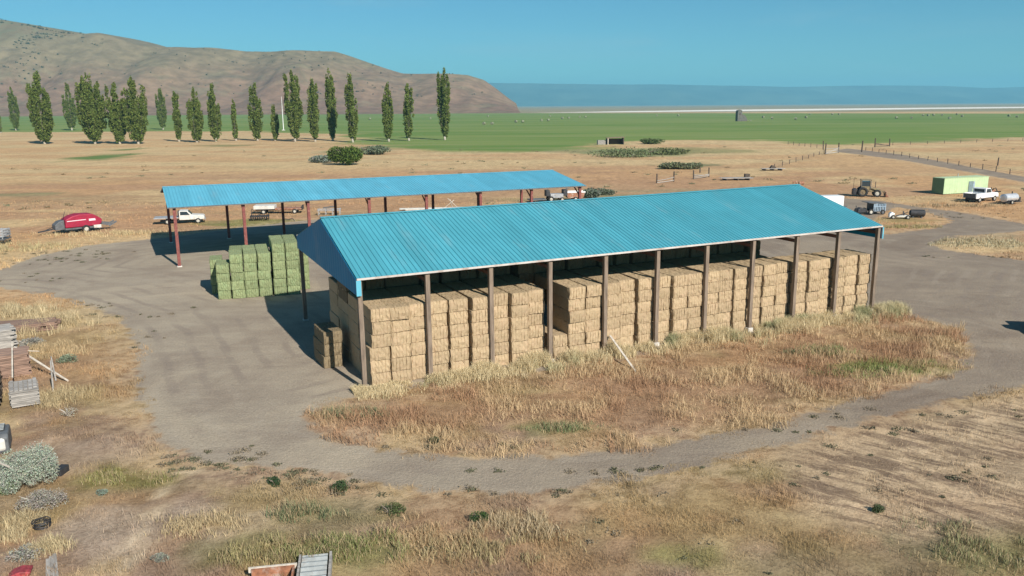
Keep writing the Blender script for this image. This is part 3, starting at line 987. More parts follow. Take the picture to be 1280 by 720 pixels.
def shed(label, o, L, W, ze, zr, ext, nb, roofm, postm, beamm, pw, pitch, gables, ov=.35):
    t = thing('hay_shed', label, 'shed', (o[0], o[1], 0), ANG)
    mid = W / 2
    for s, y in ((0, -ov), (1, W + ov)):
        mb = MB()
        ribbed(mb, -ext, L + ext, (y, ze), (mid + (.0 if s == 0 else .0), zr - (.002 if s else 0)), pitch, .045, .07, .03)
        mb.build('roof_sheet', roofm, t)
    MB().bar((-ext - .02, mid, zr + .045), (L + ext + .02, mid, zr + .045), .34, .035).build('ridge_cap', roofm, t)
    sl = (zr - ze) / (mid + ov)
    for y in (-ov - .025, W + ov + .025):
        MB().box(-ext - .03, L + ext + .03, y - .02, y + .02, ze - .09, ze + .02).build('eave_trim', M['trim'] if gables else M['dgrey'], t)
    for i in range(nb + 1):
        x = L * i / nb
        for y in (.12, W - .12):
            mb = MB()
            zt = ze - .14
            if gables:
                mb.box(x - pw / 2, x + pw / 2, y - pw / 2, y + pw / 2, -.6, zt)
            else:      # rolled steel section
                mb.box(x - pw / 2, x + pw / 2, y - pw / 2, y - pw / 2 + .04, -.6, zt)
                mb.box(x - pw / 2, x + pw / 2, y + pw / 2 - .04, y + pw / 2, -.6, zt)
                mb.box(x - .03, x + .03, y - pw / 2 + .04, y + pw / 2 - .04, -.6, zt)
            p = mb.build('post', postm, t)
            MB().box(x - pw * .8, x + pw * .8, y - pw * .8, y + pw * .8, -.2, .10).build('footing', M['concrete'], p, .02)
        mb = MB()
        e = .17
        xx = min(max(x, .0), L)
        y0, y1 = .12 + pw / 2 + .02, W - .12 - pw / 2 - .02
        mb.bar((xx, y0, ze + sl * (y0 + ov) - e - .08), (xx, mid, zr - e - .06), .13, .26)
        mb.bar((xx, y1, ze + sl * (y0 + ov) - e - .08), (xx, mid, zr - e - .06), .13, .26)
        mb.build('rafter', beamm, t)
        if gables:
            MB().bar((xx, y0, ze - .52), (xx, y1, ze - .52), .12, .22).build('tie_beam', beamm, t)
        else:
            mb = MB()
            mb.bar((xx, y0, ze - 1.1), (xx, y0 + 1.3, ze - .22), .10, .14)
            mb.build('knee_brace', beamm, t)
            MB().bar((xx, y1, ze - 1.1), (xx, y1 - 1.3, ze - .22), .10, .14).build('knee_brace', beamm, t)
    mb = MB()
    for k in range(7):
        f = (k + .35) / 7
        for s in (0, 1):
            y = (-ov + (mid + ov) * f) if s == 0 else (W + ov - (mid + ov) * f)
            z = ze + (zr - ze) * f - .115
            mb.bar((-ext + .06, y, z), (L + ext - .06, y, z), .09, .10)
    mb.build('purlin', beamm, t)
    if gables:
        zb = ze - .95
        for x in (-ext - .035, L + ext + .035):
            mb = MB()
            n = 56
            ys = np.linspace(-ov + .03, W + ov - .03, n + 1)
            top = lambda y: zr - .03 - abs(y - mid) * sl - .045
            vs, fs = [], []
            for i, y in enumerate(ys):
                dx = .007 * (1 if i % 2 else -1)
                for zz in (zb, top(y)):
                    vs.append((x + dx - .012, y, zz))
                    vs.append((x + dx + .012, y, zz))
            for i in range(n):
                a, b = 4 * i, 4 * i + 4
                fs += [(a, b, b + 2, a + 2), (a + 1, a + 3, b + 3, b + 1), (a, a + 1, b + 1, b), (a + 2, b + 2, b + 3, a + 3)]
            fs += [(0, 2, 3, 1), (4 * n, 4 * n + 1, 4 * n + 3, 4 * n + 2)]
            mb.add(vs, fs)
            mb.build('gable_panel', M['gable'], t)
            MB().box(x - .05, x + .22 if x < 0 else x + .05, -ov - .09, -ov - .05, zb, ze - .095).build('corner_trim', M['roof2'], t)
    return t


BO, BL, BW = (-8.24, 43.59), 38.95, 17.08
barn = shed('blue roofed pole shed packed with straw bales', BO, BL, BW, 6.38, 8.66, .15, 10, M['roof'], M['post'], M['beam'], .25, .30, True, .10)
barn.rotation_euler = (0, -.0075, ANG)        # the far end stands a little higher
RO, RL, RW = (-33.05, 80.17), 45.54, 16.65
shed('open blue roofed shed on red steel posts behind the green bales', RO, RL, RW, 5.97, 7.23, .62, 7, M['roof2'], M['redsteel'], M['redsteel'], .29, .32, False, .31)

U = Vector((math.cos(ANG), math.sin(ANG), 0))
VV = Vector((-math.sin(ANG), math.cos(ANG), 0))


def BP(s, t, z=0):
    return Vector((BO[0], BO[1], 0)) + U * s + VV * t + Vector((0, 0, z))


# ------------------------------------------------------------------ bales
def bale_mesh(name, m, seed, W=1.165, H=.752, Ln=2.40):
    r = np.random.default_rng(seed)
    gx = np.linspace(-.42, .42, 6)
    xs = sorted({-.5, -.47, .47, .5} | {round(g + d, 4) for g in gx for d in (-.024, 0, .024)})
    ys = np.linspace(-.5, .5, 12)
    zs = np.array([-.5, -.47, -.25, 0, .25, .47, .5])
    pts, key, fs = [], {}, []

    def vid(a, b, c):
        k = (round(a, 4), round(b, 4), round(c, 4))
        if k not in key:
            key[k] = len(pts)
            pts.append(k)
        return key[k]
    for A, B, f in ((xs, zs, lambda a, b: (a, -.5, b)), (xs, zs, lambda a, b: (a, .5, b)), (xs, ys, lambda a, b: (a, b, -.5)), (xs, ys, lambda a, b: (a, b, .5)),
                    (ys, zs, lambda a, b: (-.5, a, b)), (ys, zs, lambda a, b: (.5, a, b))):
        for i in range(len(A) - 1):
            for j in range(len(B) - 1):
                fs.append((vid(*f(A[i], B[j])), vid(*f(A[i + 1], B[j])), vid(*f(A[i + 1], B[j + 1])), vid(*f(A[i], B[j + 1]))))
    P = np.array(pts)
    S = np.array((W, Ln, H))
    Q = P * S
    rad = .11
    RD = np.array((.05, .05, .028))
    inner = np.clip(Q, -(S / 2 - RD), S / 2 - RD)
    d = (Q - inner) / RD
    ln = np.linalg.norm(d, axis=1)[:, None]
    nrm = np.where(ln > 1e-6, d / np.maximum(ln, 1e-6), 0)
    Q = inner + nrm * RD
    # bulging ends, strings biting in, loose straw
    end = (np.abs(P[:, 1]) > .49)
    Q[:, 1] += np.sign(P[:, 1]) * end * (.028 * (1 - (2 * P[:, 2]) ** 2) + .016 * r.normal(size=len(P)))
    groove = np.min(np.abs(P[:, 0][:, None] - gx[None]), 1) < .006
    side = (np.abs(P[:, 0]) < .495)
    Q -= nrm * (groove & side)[:, None] * .013
    Q += nrm * (r.normal(size=(len(P), 1)) * .008 + (fbm(P[:, 0] * 5 + seed, P[:, 1] * 7 + P[:, 2] * 5, seed, 3)[:, None] - .5) * .05)
    Q[:, 2] += H / 2
    me = bpy.data.meshes.new(name)
    me.from_pydata([tuple(p) for p in Q], [], fs)
    bm = bmesh.new()
    bm.from_mesh(me)
    bmesh.ops.recalc_face_normals(bm, faces=bm.faces)
    bm.to_mesh(me)
    bm.free()
    me.materials.append(m)
    return me


SB = [bale_mesh('straw_bale', M['straw'], 500 + i) for i in range(6)]
OB = [bale_mesh('old_shade_bale', M['old_shade_straw'], 520 + i) for i in range(2)]
GB = [bale_mesh('green_bale', M['green'], 540 + i) for i in range(5)]
ORD = ['first', 'second', 'third', 'fourth', 'fifth', 'sixth', 'seventh', 'eighth', 'ninth', 'tenth', 'eleventh']
BH = .752


def bale(meshes, name, label, cat, group, pos, rz, sc=1.0):
    o = bpy.data.objects.new(name, rnd.choice(meshes))
    COL.objects.link(o)
    o.location = pos
    o.rotation_euler = (rnd.uniform(-.008, .008), rnd.uniform(-.008, .008), rz + (math.pi if rnd.random() < .5 else 0))
    o.scale = (rnd.uniform(.985, 1.015), rnd.uniform(.985, 1.02), sc)
    return tag(o, label, cat, group)


def colname(i, b, short=False):
    p, q = ORD[b], ORD[b + 1]
    if short:
        return f'beside {p} post in {p} bay' if i == 0 else f'middle of {p} bay' if i == 1 else f'beside {q} post in {p} bay'
    return (f'column beside {p} post' if i == 0 else 'middle column' if i == 1 else f'column beside {q} post') + f' between {p} and {q} front posts'


GRP = 'straw bales stacked in the blue shed'
cols = []
for b in range(10):
    for i in range(3):
        s = b * 3.895 + .13 + 1.225 * (i + .5) + rnd.uniform(-.02, .02) + (.10 if i == 2 and b % 3 == 1 else 0) - (.06 if i == 0 and b % 2 else 0)
        if b == 0:
            s = .42 + 1.20 * (i + .5)
        if b == 3 and i == 0:
            s += .22
        cols.append((b, i, s, .42 + rnd.uniform(-.2, .26)))
for b, i, s, f in cols:
    rows = 2 if (b == 3 and i == 0) else 6
    lean = rnd.uniform(-.010, .010)
    for r_ in range(rows):
        st = s + lean * r_ + rnd.uniform(-.02, .02)
        tt = f + 1.2 + rnd.uniform(-.07, .07)
        if b == 0 and i == 0 and r_ >= 3:
            st += .10
        lab = f'straw bale, {ORD[r_]} row up, {colname(i, b)}'
        bale(SB, 'straw_bale', lab, 'straw bale', GRP, BP(st, tt, r_ * BH), ANG + rnd.uniform(-.03, .03))
    if b < 8 and not (b == 3 and i == 0):
        bale(SB, 'straw_bale', f'half shaded straw bale just behind the top front bale, {colname(i, b, True)}', 'straw bale', GRP, BP(s + rnd.uniform(-.03, .03), f + 3.64, 5 * BH), ANG + rnd.uniform(-.015, .015))
    if b < 8 or (b == 8 and i < 1):  # back stack in darker straw: the shed's inner shade is in its colour
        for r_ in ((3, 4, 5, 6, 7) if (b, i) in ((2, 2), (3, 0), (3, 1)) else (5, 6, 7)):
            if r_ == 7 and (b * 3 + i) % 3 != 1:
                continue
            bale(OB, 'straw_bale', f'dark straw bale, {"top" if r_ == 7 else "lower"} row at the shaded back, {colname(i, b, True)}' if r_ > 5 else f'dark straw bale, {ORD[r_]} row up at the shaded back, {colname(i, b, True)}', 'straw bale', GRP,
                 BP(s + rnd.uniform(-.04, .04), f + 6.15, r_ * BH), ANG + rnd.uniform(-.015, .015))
# the gable end of the stack
for d_, (t0, rows) in enumerate(((4.06, 5), (6.57, 6), (9.1, 6))):
    for r_ in range(rows):
        bale(SB, 'straw_bale', f'shaded straw bale, {ORD[r_]} row up, {ORD[d_ + 1]} stack back under the blue gable', 'straw bale', GRP, BP(1.02 + rnd.uniform(-.04, .04), t0, r_ * BH), ANG + rnd.uniform(-.02, .02))
for r_ in range(3):
    bale(OB, 'straw_bale', f'old greenish bale {("at the foot", "in the middle", "on top")[r_]} of the low stack outside the gable', 'straw bale', 'old bales outside the gable', BP(-.75 + .04 * r_, 6.0, r_ * BH), ANG + .05 + rnd.uniform(-.03, .03))

# green stack in the yard
ga, gb = G(273, 375), G(379, 367)
gd = (gb - ga).normalized()
gn = Vector((-gd.y, gd.x, 0))
gang = math.atan2(gd.y, gd.x)
GW = (gb - ga).length / 6.25
GROWS = [4, 5, 5, 5, 6, 6]
GHH = .735
for dpt in range(2):
    for c in range(6):
        for r_ in range(GROWS[c]):
            off = -.55 if (dpt == 1 and c == 0) else 0
            x = GW * (c + .5) + (.10 if c >= 4 else 0) + off + rnd.uniform(-.025, .025)
            y = 1.2 + 2.46 * dpt + rnd.uniform(-.05, .05) + (.12 if r_ == GROWS[c] - 1 and c in (1, 2, 3) else 0)
            p = ga + gd * x + gn * y + Vector((0, 0, r_ * GHH))
            o = bale(GB, 'green_bale', f'green hay bale, {ORD[r_]} row up, {ORD[c]} column from the low end, {"front" if dpt == 0 else "back"} line', 'hay bale', 'green hay bales stacked in the yard', p, gang + rnd.uniform(-.02, .02), GHH / BH)
            o.scale.x *= GW / 1.215 * .99
for r_ in range(5):
    p = ga + gd * (GW * 6 + .10 + .5) + gn * (2.9) + Vector((0, 0, r_ * GHH))
    bale(GB, 'green_bale', f'green hay bale, {ORD[r_]} row up, turned sideways past the tall end of stack', 'hay bale', 'green hay bales stacked in the yard', p, gang + rnd.uniform(-.02, .02), GHH / BH).scale.x *= .72

# white board leaning at the front of the shed
p = G(760, 436)
mb = MB()
q0, q1 = G(795, 466), G(762, 441)
mb.bar(q0 + Vector((0, 0, .05)), q1 + Vector((.0, .0, 1.15)), .13, .04)
tag(mb.build('board', M['wood_pale']), 'long pale board leaning on the fifth front post in tall grass', 'board')

# ------------------------------------------------------------------ vehicles and machines
def wheel(parent, x, y, z, r, wd, rimm=None, name='wheel'):
    mb = MB()
    n = 20
    pr = [(r * .55, -wd * .5), (r * .9, -wd * .5), (r, -wd * .3), (r, wd * .3), (r * .9, wd * .5), (r * .55, wd * .5)]
    vs, fs = [], []
    for i in range(n):
        t = 2 * math.pi * i / n
        for a, b in pr:
            vs.append((x + a * math.cos(t), y + b, z + a * math.sin(t)))
    k = len(pr)
    for i in range(n):
        j = (i + 1) % n
        for q in range(k):
            e = (q + 1) % k
            fs.append((i * k + q, i * k + e, j * k + e, j * k + q))
    mb.add(vs, fs)
    w_ = mb.build(name, M['tyre'], parent, smooth=True)
    rm = MB()
    rm.tube([(x, y - wd * .32, z), (x, y + wd * .32, z)], r * .57, 14)
    rm.tube([(x, y - wd * .42, z), (x, y + wd * .42, z)], r * .2, 10)
    rm.build('rim', rimm or M['rim'], w_)
    return w_


def pickup(label, cat, loc, rz, paint, flatbed=False, Lb=2.5, open_bed=True):
    t = thing('pickup_truck', label, cat, loc, rz)
    bx = -1.35 - (Lb - 1.9)           # rear of the vehicle
    cab = [(-.35, .55), (2.75, .55), (2.78, .95), (2.6, 1.12), (1.25, 1.22), (.72, 1.80), (-.25, 1.84), (-.35, 1.72)]
    MB().prof(cab, -.93, .93).build('cab_body', paint, t, .06)
    g = MB()
    g.prof([(1.16, 1.26), (.76, 1.735), (.80, 1.765), (1.24, 1.285)], -.78, .78)
    g.build('windscreen', M['glass'], t)
    for y in (-.945, .945):
        MB().prof([(.98, 1.24), (.64, 1.70), (-.18, 1.72), (-.20, 1.24)], y - .012, y + .012).build('side_window', M['glass'], t)
    MB().box(-.372, -.352, -.7, .7, 1.28, 1.68).build('rear_window', M['glass'], t)
    if flatbed:
        MB().box(bx - .6, -.42, -1.12, 1.12, .86, .98).build('flat_bed', M['grey'], t, .01)
        MB().box(-.50, -.44, -1.0, 1.0, .98, 1.75).build('headboard', M['dgrey'], t, .01)
    else:
        b = MB()
        b.box(bx, -.38, -.95, -.86, .55, 1.22)
        b.box(bx, -.38, .86, .95, .55, 1.22)
        b.box(bx + .02, -.40, -.855, .855, .62, .72)
        b.box(-.43, -.385, -.855, .855, .725, 1.20)
        b.build('bed', paint, t, .02)
        MB().box(bx - .05, bx - .005, -.85, .85, .60, 1.20).build('tailgate', M['dgrey'], t, .015)
    MB().box(2.78, 2.88, -.9, .9, .48, .66).build('bumper', M['grey'], t, .02)
    for y in (-.68, .68):
        MB().box(2.765, 2.80, y - .16, y + .16, .76, .93).build('headlight', M['silver'], t)
    MB().box(2.762, 2.785, -.46, .46, .72, .94).build('grille', M['black'], t)
    MB().box(bx + .1, 2.5, -.45, .45, .36, .54).build('chassis', M['black'], t)
    for x in (1.95, bx + (1.05 if flatbed else .95)):
        for y in (-.82, .82):
            wheel(t, x, y, .38, .38, .26)
    return t


# white pickup and tank by the green cabin
a, b = G(1206, 255), G(1250, 250)
pc = (a + b) / 2
d = (b - a)
pk = pickup('white pickup truck parked by the pale green cabin', 'pickup truck', pc, math.atan2(d.y, d.x), M['white'], Lb=3.0)
pk.location = pc + Vector((0, .9, 0))
pk.scale = (1.2, 1.15, 1.2)

tk = thing('tank_trailer', 'silver tank on a low trailer behind the white pickup', 'tank trailer', G(1261, 255), math.atan2(d.y, d.x) - .1)
mb = MB()
mb.tube([(-1.55, 0, 1.0), (-1.45, 0, 1.0), (1.35, 0, 1.0), (1.55, 0, 1.0)], [.35, .62, .62, .3], 18)
mb.build('tank', M['silver'], tk, smooth=False)
MB().box(-1.5, 2.3, -.5, .5, .28, .36).build('frame', M['black'], tk)
mb = MB()
for x in (-.9, .9):
    mb.box(x - .06, x + .06, -.55, .55, .36, .7)
mb.build('saddle', M['black'], tk)
MB().tube([(.5, 0, 1.6), (.5, 0, 1.95)], .09, 8).build('filler_pipe', M['black'], tk)
mb = MB()
mb.box(1.75, 2.25, -.35, .35, .363, 1.0)
mb.tube([(2.0, 0, 1.0), (2.0, 0, 1.35)], .05, 6)
mb.build('pump', M['black'], tk, .03)
for y in (-.62, .62):
    wheel(tk, -.2, y, .34, .34, .2)

# junk heap behind the pickup
jk = thing('scrap_heap', 'dark heap of scrap pipes behind the white pickup', 'scrap heap', G(1240, 241))
mb = MB()
for i in range(9):
    a_ = rnd.uniform(0, 6.28)
    c_ = Vector((rnd.uniform(-1.2, 1.2), rnd.uniform(-.5, .5), .1))
    dv = Vector((math.cos(a_), math.sin(a_) * .5, rnd.uniform(.1, .8)))
    mb.tube([c_, c_ + dv * rnd.uniform(.8, 1.6)], rnd.uniform(.05, .12), 6)
mb.build('pipes', M['black'], jk)
MB().box(-1.2, .3, -.4, .4, 0, .55).build('box', M['rust'], jk, .03)

# green cabin
a = G(1179, 243.5)
d = Vector((9.5, 3.45, 0))
L_ = d.length
cb = thing('cabin', 'pale green long metal cabin with a dark door', 'cabin', a, math.atan2(d.y, d.x))
h = 2.75
mb = MB()
nr_ = int(L_ / .28)
vs, fs = [], []
for i in range(nr_ + 1):
    x = L_ * i / nr_
    y = -.02 if i % 2 else .02
    vs += [(x, y, .12), (x, y, h)]
for i in range(nr_):
    fs.append((2 * i, 2 * i + 2, 2 * i + 3, 2 * i + 1))
mb.add(vs, fs)
mb.box(0, L_, .03, 2.5, .1, h)
mb.build('wall', M['lime'], cb)
MB().box(-.035, -.005, .02, 2.5, .1, h - .04).build('end_wall', M['shadegreen'], cb)
MB().box(-.06, L_ + .06, -.06, 2.56, h + .003, h + .07).build('roof', M['lime'], cb)
dr = MB().box(L_ * .55, L_ * .55 + .95, -.075, -.03, .14, 2.1).build('door', M['door'], cb)
MB().box(L_ * .55 + 1.0, L_ * .55 + 1.35, -.075, -.03, .9, 2.05).build('window', M['bluewagon'], cb)
MB().box(L_ * .55 + .8, L_ * .55 + .88, -.11, -.078, 1.0, 1.1).build('handle', M['silver'], dr)
MB().tube([(L_ * .42, 1.2, h), (L_ * .42, 1.2, h + .7)], .06, 8).build('flue', M['grey'], cb)
MB().box(.0, L_, .1, .25, -.1, .1).build('skid', M['wood_dark'], cb)

# loader tractor
a = G(1083, 245.5)
tr = thing('loader_tractor', 'old ochre loader tractor with big dark wheels parked in dry grass', 'tractor', a, R(-14))
MB().prof([(-.9, .8), (.55, .8), (2.0, .75), (2.1, 1.35), (.65, 1.6), (-.9, 1.55)], -.38, .38).build('engine_hood', M['yellow'], tr, .06)
mb = MB()
for x in (-1.0, .45):
    for y in (-.62, .62):
        mb.box(x - .05, x + .05, y - .05, y + .05, 1.3, 2.75)
mb.build('cab_frame', M['dgrey'], tr)
MB().box(-1.15, .6, -.75, .75, 2.753, 2.87).build('cab_roof', M['yellow'], tr, .03)
MB().box(-.9, .36, -.56, .56, 1.75, 2.6).build('cab_glass', M['glass'], tr)
MB().box(-.95, .40, -.58, .58, 1.0, 1.74).build('cab_base', M['yellow'], tr, .03)
MB().tube([(1.3, .1, 1.4), (1.3, .1, 2.5)], .05, 8).build('exhaust', M['black'], tr)
for y in (-.85, .85):
    wheel(tr, -.75, y, .82, .82, .46, M['yellow'])
for y in (-.78, .78):
    wheel(tr, 1.55, y, .62, .62, .36, M['rim'])
mb = MB()
for y in (-.55, .55):
    mb.bar((.7, y, 1.45), (2.5, y, .9), .1, .16)
    mb.bar((2.5, y, .9), (2.9, y, .45), .1, .16)
mb.build('loader_arm', M['yellow'], tr)
MB().prof([(2.85, .12), (3.5, .1), (3.42, .2), (3.0, .25), (2.98, .85), (2.85, .85)], -.95, .95).build('bucket', M['rust'], tr)
MB().prof([(-2.3, .3), (-1.5, .3), (-1.45, 1.0), (-1.75, 1.35), (-2.3, 1.2)], -.8, .8).build('rear_attachment', M['black'], tr, .06)
MB().tube([(-2.1, .4, 1.2), (-2.1, .4, 3.0)], .03, 6).build('antenna', M['black'], tr)

# white box trailer half hidden by the roof
a = G(1036, 262)
bt = thing('box_trailer', 'plain white box trailer half hidden behind the ridge of the blue roof', 'trailer', a, R(6))
MB().box(-2.0, 1.75, -1.0, 1.0, .5, 2.1).build('box_body', M['white'], bt, .05)
MB().box(-2.2, 2.6, -.5, .5, .38, .49).build('frame', M['dgrey'], bt)
for x in (-.7, .15):
    for y in (-.95, .95):
        wheel(bt, x, y, .34, .34, .2)

# blue slatted wagon
a = G(1090, 267.5)
wg = thing('stock_wagon', 'small faded blue slatted wagon with dark raised lid by the grass island', 'wagon', a, R(10))
mb = MB()
for x in np.linspace(-.35, 1.4, 8):
    mb.box(x, x + .12, -.82, -.78, .5, 1.55)
    mb.box(x, x + .12, .78, .82, .5, 1.55)
mb.box(-.4, 1.55, -.86, -.825, 1.1, 1.2)
mb.build('slat_side', M['bluewagon'], wg)
MB().box(-.4, -.36, -.78, .78, .5, 1.55).build('end_panel', M['black'], wg)
MB().box(1.53, 1.57, -.78, .78, .5, 1.5).build('tail_panel', M['grey'], wg)
MB().box(-.4, 1.56, -.8, .8, .4, .49).build('bed', M['dgrey'], wg)
MB().box(-1.3, 1.0, -.9, .9, 1.62, 1.70, M=Matrix.Rotation(R(3), 4, 'Y')).build('lid', M['dgrey'], wg)
MB().prof([(-2.6, .3), (-1.0, .3), (-1.2, .8), (-1.9, 1.0), (-2.5, .8)], -.5, .5).build('engine_block', M['black'], wg, .05)
MB().bar((-2.7, -.2, .2), (-2.7, -.2, 1.3), .07, .07).build('lever', M['black'], wg)
wheel(wg, -.75, -.85, .42, .42, .22, M['rim'])
wheel(wg, -.75, .85, .42, .42, .22, M['rim'])
wheel(wg, 1.1, -.85, .35, .35, .2, M['dgrey'])
wheel(wg, 1.1, .85, .35, .35, .2, M['dgrey'])

# black tank and scrap on the grass island
a = G(1146, 272)
bk = thing('fuel_tank', 'black cylinder tank lying on the small grass island', 'tank', a, R(-16))
mb = MB()
mb.tube([(-1.0, 0, .62), (-.85, 0, .62), (.85, 0, .62), (1.0, 0, .62)], [.3, .5, .5, .3], 16)
mb.build('tank_shell', M['black'], bk)
mb = MB()
for x in (-.55, .55):
    mb.box(x - .08, x + .08, -.45, .45, -.05, .2)
mb.build('cradle', M['dgrey'], bk)
a = G(1125, 273.5)
mc = thing('old_motor_frame', 'stripped white and black machine frame beside the black tank', 'machine', a, R(-8))
MB().box(-.5, 1.2, -.3, .3, .25, .5).build('chassis', M['oldwhite'], mc, .03)
MB().prof([(-1.5, .2), (-.9, .2), (-.8, .75), (-1.2, .95), (-1.5, .7)], -.32, .32).build('white_hood', M['white'], mc, .05)
mb = MB()
mb.bar((-.6, -.35, .5), (.5, -.35, .75), .08, .08)
mb.bar((.1, .35, .5), (1.1, .35, .9), .08, .08)
mb.bar((.4, -.2, .5), (.4, .2, 1.0), .15, .15)
mb.build('steel_bars', M['black'], mc)
for x in (-1.0, .9):
    wheel(mc, x, -.42, .28, .28, .16)
    wheel(mc, x, .42, .28, .28, .16)

# red baler
a, b = G(74, 293.5), G(118, 289)
d = b - a
rb = thing('hay_baler', 'crimson hay baler with hitch parked in dry grass beside the yard', 'baler', (a + b) / 2 + Vector((0, 1.0, 0)), math.atan2(d.y, d.x))
MB().prof([(-2.0, .75), (2.0, .75), (2.35, 1.1), (2.4, 1.55), (1.75, 2.02), (1.3, 2.28), (-.3, 2.36), (-1.1, 2.2), (-1.95, 1.8)], -1.0, 1.0).build('body', M['red'], rb, .12)
MB().prof([(-1.8, 1.54), (.45, 1.60), (.45, 1.69), (-1.75, 1.64)], -1.025, -1.004).build('pale_stripe', M['decal'], rb)
MB().prof([(.8, 1.42), (1.6, 1.44), (1.55, 1.70), (.8, 1.70)], -1.025, -1.004).build('pale_badge', M['decal'], rb)
MB().prof([(-3.1, .55), (-2.0, .55), (-2.0, 1.75), (-2.6, 1.6), (-3.1, 1.2)], -.7, .7).build('pickup_head', M['dgrey'], rb, .06)
mb = MB()
mb.bar((-3.0, 0, .7), (-4.9, .15, .42), .16, .16)
mb.bar((-3.0, .5, .9), (-4.3, .12, .5), .07, .07)
mb.build('hitch', M['black'], rb)
MB().bar((-2.2, -.3, 1.5), (-1.7, -.3, 2.75), .05, .05).build('light_mast', M['black'], rb)
mb = MB()
mb.box(-2.0, 2.2, -.85, .85, .5, .74)
mb.bar((2.1, 0, 1.0), (3.6, 0, .7), 1.0, .35)
mb.bar((3.3, -.5, .5), (4.3, -.5, 1.0), .08, .2)
mb.bar((3.3, .5, .5), (4.3, .5, 1.0), .08, .2)
mb.build('chute', M['dgrey'], rb)
MB().box(1.3, 2.2, -1.06, -.90, .45, .85).build('side_guard', M['oldwhite'], rb, .03)
for y in (-1.02, 1.02):
    wheel(rb, .35, y, .48, .48, .34)

# flatbed truck behind the open shed
a, b = G(198, 281.5), G(252, 279)
d = b - a
fb = pickup('old white cab flatbed truck in dry grass behind the open shed', 'flatbed truck', (a + b) / 2 + Vector((0, 1, 0)), math.atan2(d.y, d.x), M['oldwhite'], True, 3.4)
fb.scale = (1.03, 1.0, .98)

# grey trailer cut off at the edge
a = G(-6, 306)
gt = thing('stake_trailer', 'grey slatted trailer cut off by the frame edge near the yard', 'trailer', a, R(8))
mb = MB()
for z in (1.0, 1.3, 1.6):
    mb.box(-2.4, 1.4, -1.0, -.95, z, z + .2)
    mb.box(-2.4, 1.4, .95, 1.0, z, z + .2)
    mb.box(1.4, 1.45, -.94, .94, z, z + .2)
for x in np.linspace(-2.3, 1.3, 6):
    mb.box(x - .04, x + .04, -.945, -.87, .8, 1.85)
    mb.box(x - .04, x + .04, .87, .945, .8, 1.85)
mb.build('stake_side', M['grey'], gt)
MB().box(-2.4, 1.45, -1.0, 1.0, .65, .79).build('deck', M['dgrey'], gt)
for y in (-.9, .9):
    wheel(gt, -.3, y, .36, .36, .22)

# implements behind the open shed
a = G(325, 275)
hr = thing('disc_harrow', 'black disc harrow standing in grass behind the open shed', 'harrow', a, R(12))
mb = MB()
for k, x in enumerate(np.linspace(-1.2, 1.2, 9)):
    mb.tube([(x - .02, -.6, .35), (x + .02, -.6, .35)], .36, 12)
    mb.tube([(x - .02, .6, .35), (x + .02, .6, .35)], .36, 12)
mb.build('discs', M['black'], hr)
mb = MB()
for y in (-.6, 0, .6):
    mb.bar((-1.3, y, .55), (1.3, y, .55), .1, .12)
for x in (-1.1, 0, 1.1):
    mb.bar((x, -.7, .68), (x, .7, .68), .1, .1)
mb.bar((-1.1, 0, .7), (-1.0, 0, 1.6), .08, .08)
mb.bar((0, 0, .7), (-1.0, 0, 1.6), .06, .06)
mb.build('frame', M['black'], hr)
a = G(350, 266.5)
dt = thing('deck_trailer', 'long pale trailer deck with dark red beam behind the harrow', 'trailer', a, R(6))
MB().box(-3.6, -.6, -1.1, 1.1, .75, 1.25).build('pale_box', M['oldwhite'], dt, .03)
MB().box(-.55, 3.3, -.9, .9, .62, .8).build('deck', M['rust'], dt)
MB().box(-3.5, 3.2, -.2, .2, .45, .61).build('chassis', M['black'], dt)
MB().box(3.305, 3.4, -.9, .9, .5, 1.15).build('end_board', M['black'], dt)
for x in (-2.2, 2.3):
    for y in (-.9, .9):
        wheel(dt, x, y, .36, .36, .2)
a = G(361, 277)
ar = thing('steel_arch', 'small black bent hoop lying behind the open shed', 'scrap', a, R(10))
MB().tube([(-.7, 0, 0), (-.5, 0, .4), (0, 0, .3), (.5, 0, .45), (.8, 0, .05)], .06, 6).build('hoop', M['black'], ar)
a = G(412, 268.5)
im = thing('hay_rake', 'grey wheel rake frame behind the gable of the straw shed', 'implement', a, R(6))
mb = MB()
mb.bar((-1.7, 0, .85), (1.7, 0, .85), .15, .12)
mb.bar((-1.7, -.7, .7), (1.7, -.7, .7), .1, .1)
for x in (-1.5, -.5, .5, 1.5):
    mb.bar((x, -.8, .72), (x, .7, .9), .08, .08)
    mb.bar((x, .6, .0), (x, .6, .9), .08, .08)
    mb.bar((x, -.7, .0), (x, -.7, .7), .08, .08)
mb.build('frame', M['grey'], im)
mb = MB()
mb.bar((-.9, .2, 1.0), (.9, .2, 1.25), .4, .12)
mb.build('seat_plate', M['dgrey'], im)
a = G(545, 262)
pp = thing('pipe_pile', 'pile of long pale irrigation pipes behind the open shed', 'pipe pile', a, R(8))
for k in range(7):
    mb = MB()
    x0 = rnd.uniform(-6, -4)
    y0 = -.8 + .24 * k
    mb.tube([(x0, y0, .12 + .1 * (k % 2)), (x0 + rnd.uniform(8, 10), y0 + rnd.uniform(-.5, .5), .14 + .12 * (k % 2))], .09, 8)
    mb.build('pipe', M['tin'] if k % 3 else M['wood_pale'], pp)
mb = MB()
mb.bar((1.0, 0, 0), (2.8, .2, 1.4), .07, .07)
mb.bar((3.6, 0, 0), (1.8, .1, 1.7), .07, .07)
mb.bar((2.6, .4, 0), (2.2, .1, 1.5), .07, .07)
mb.build('rack_pole', M['wood_pale'], pp)
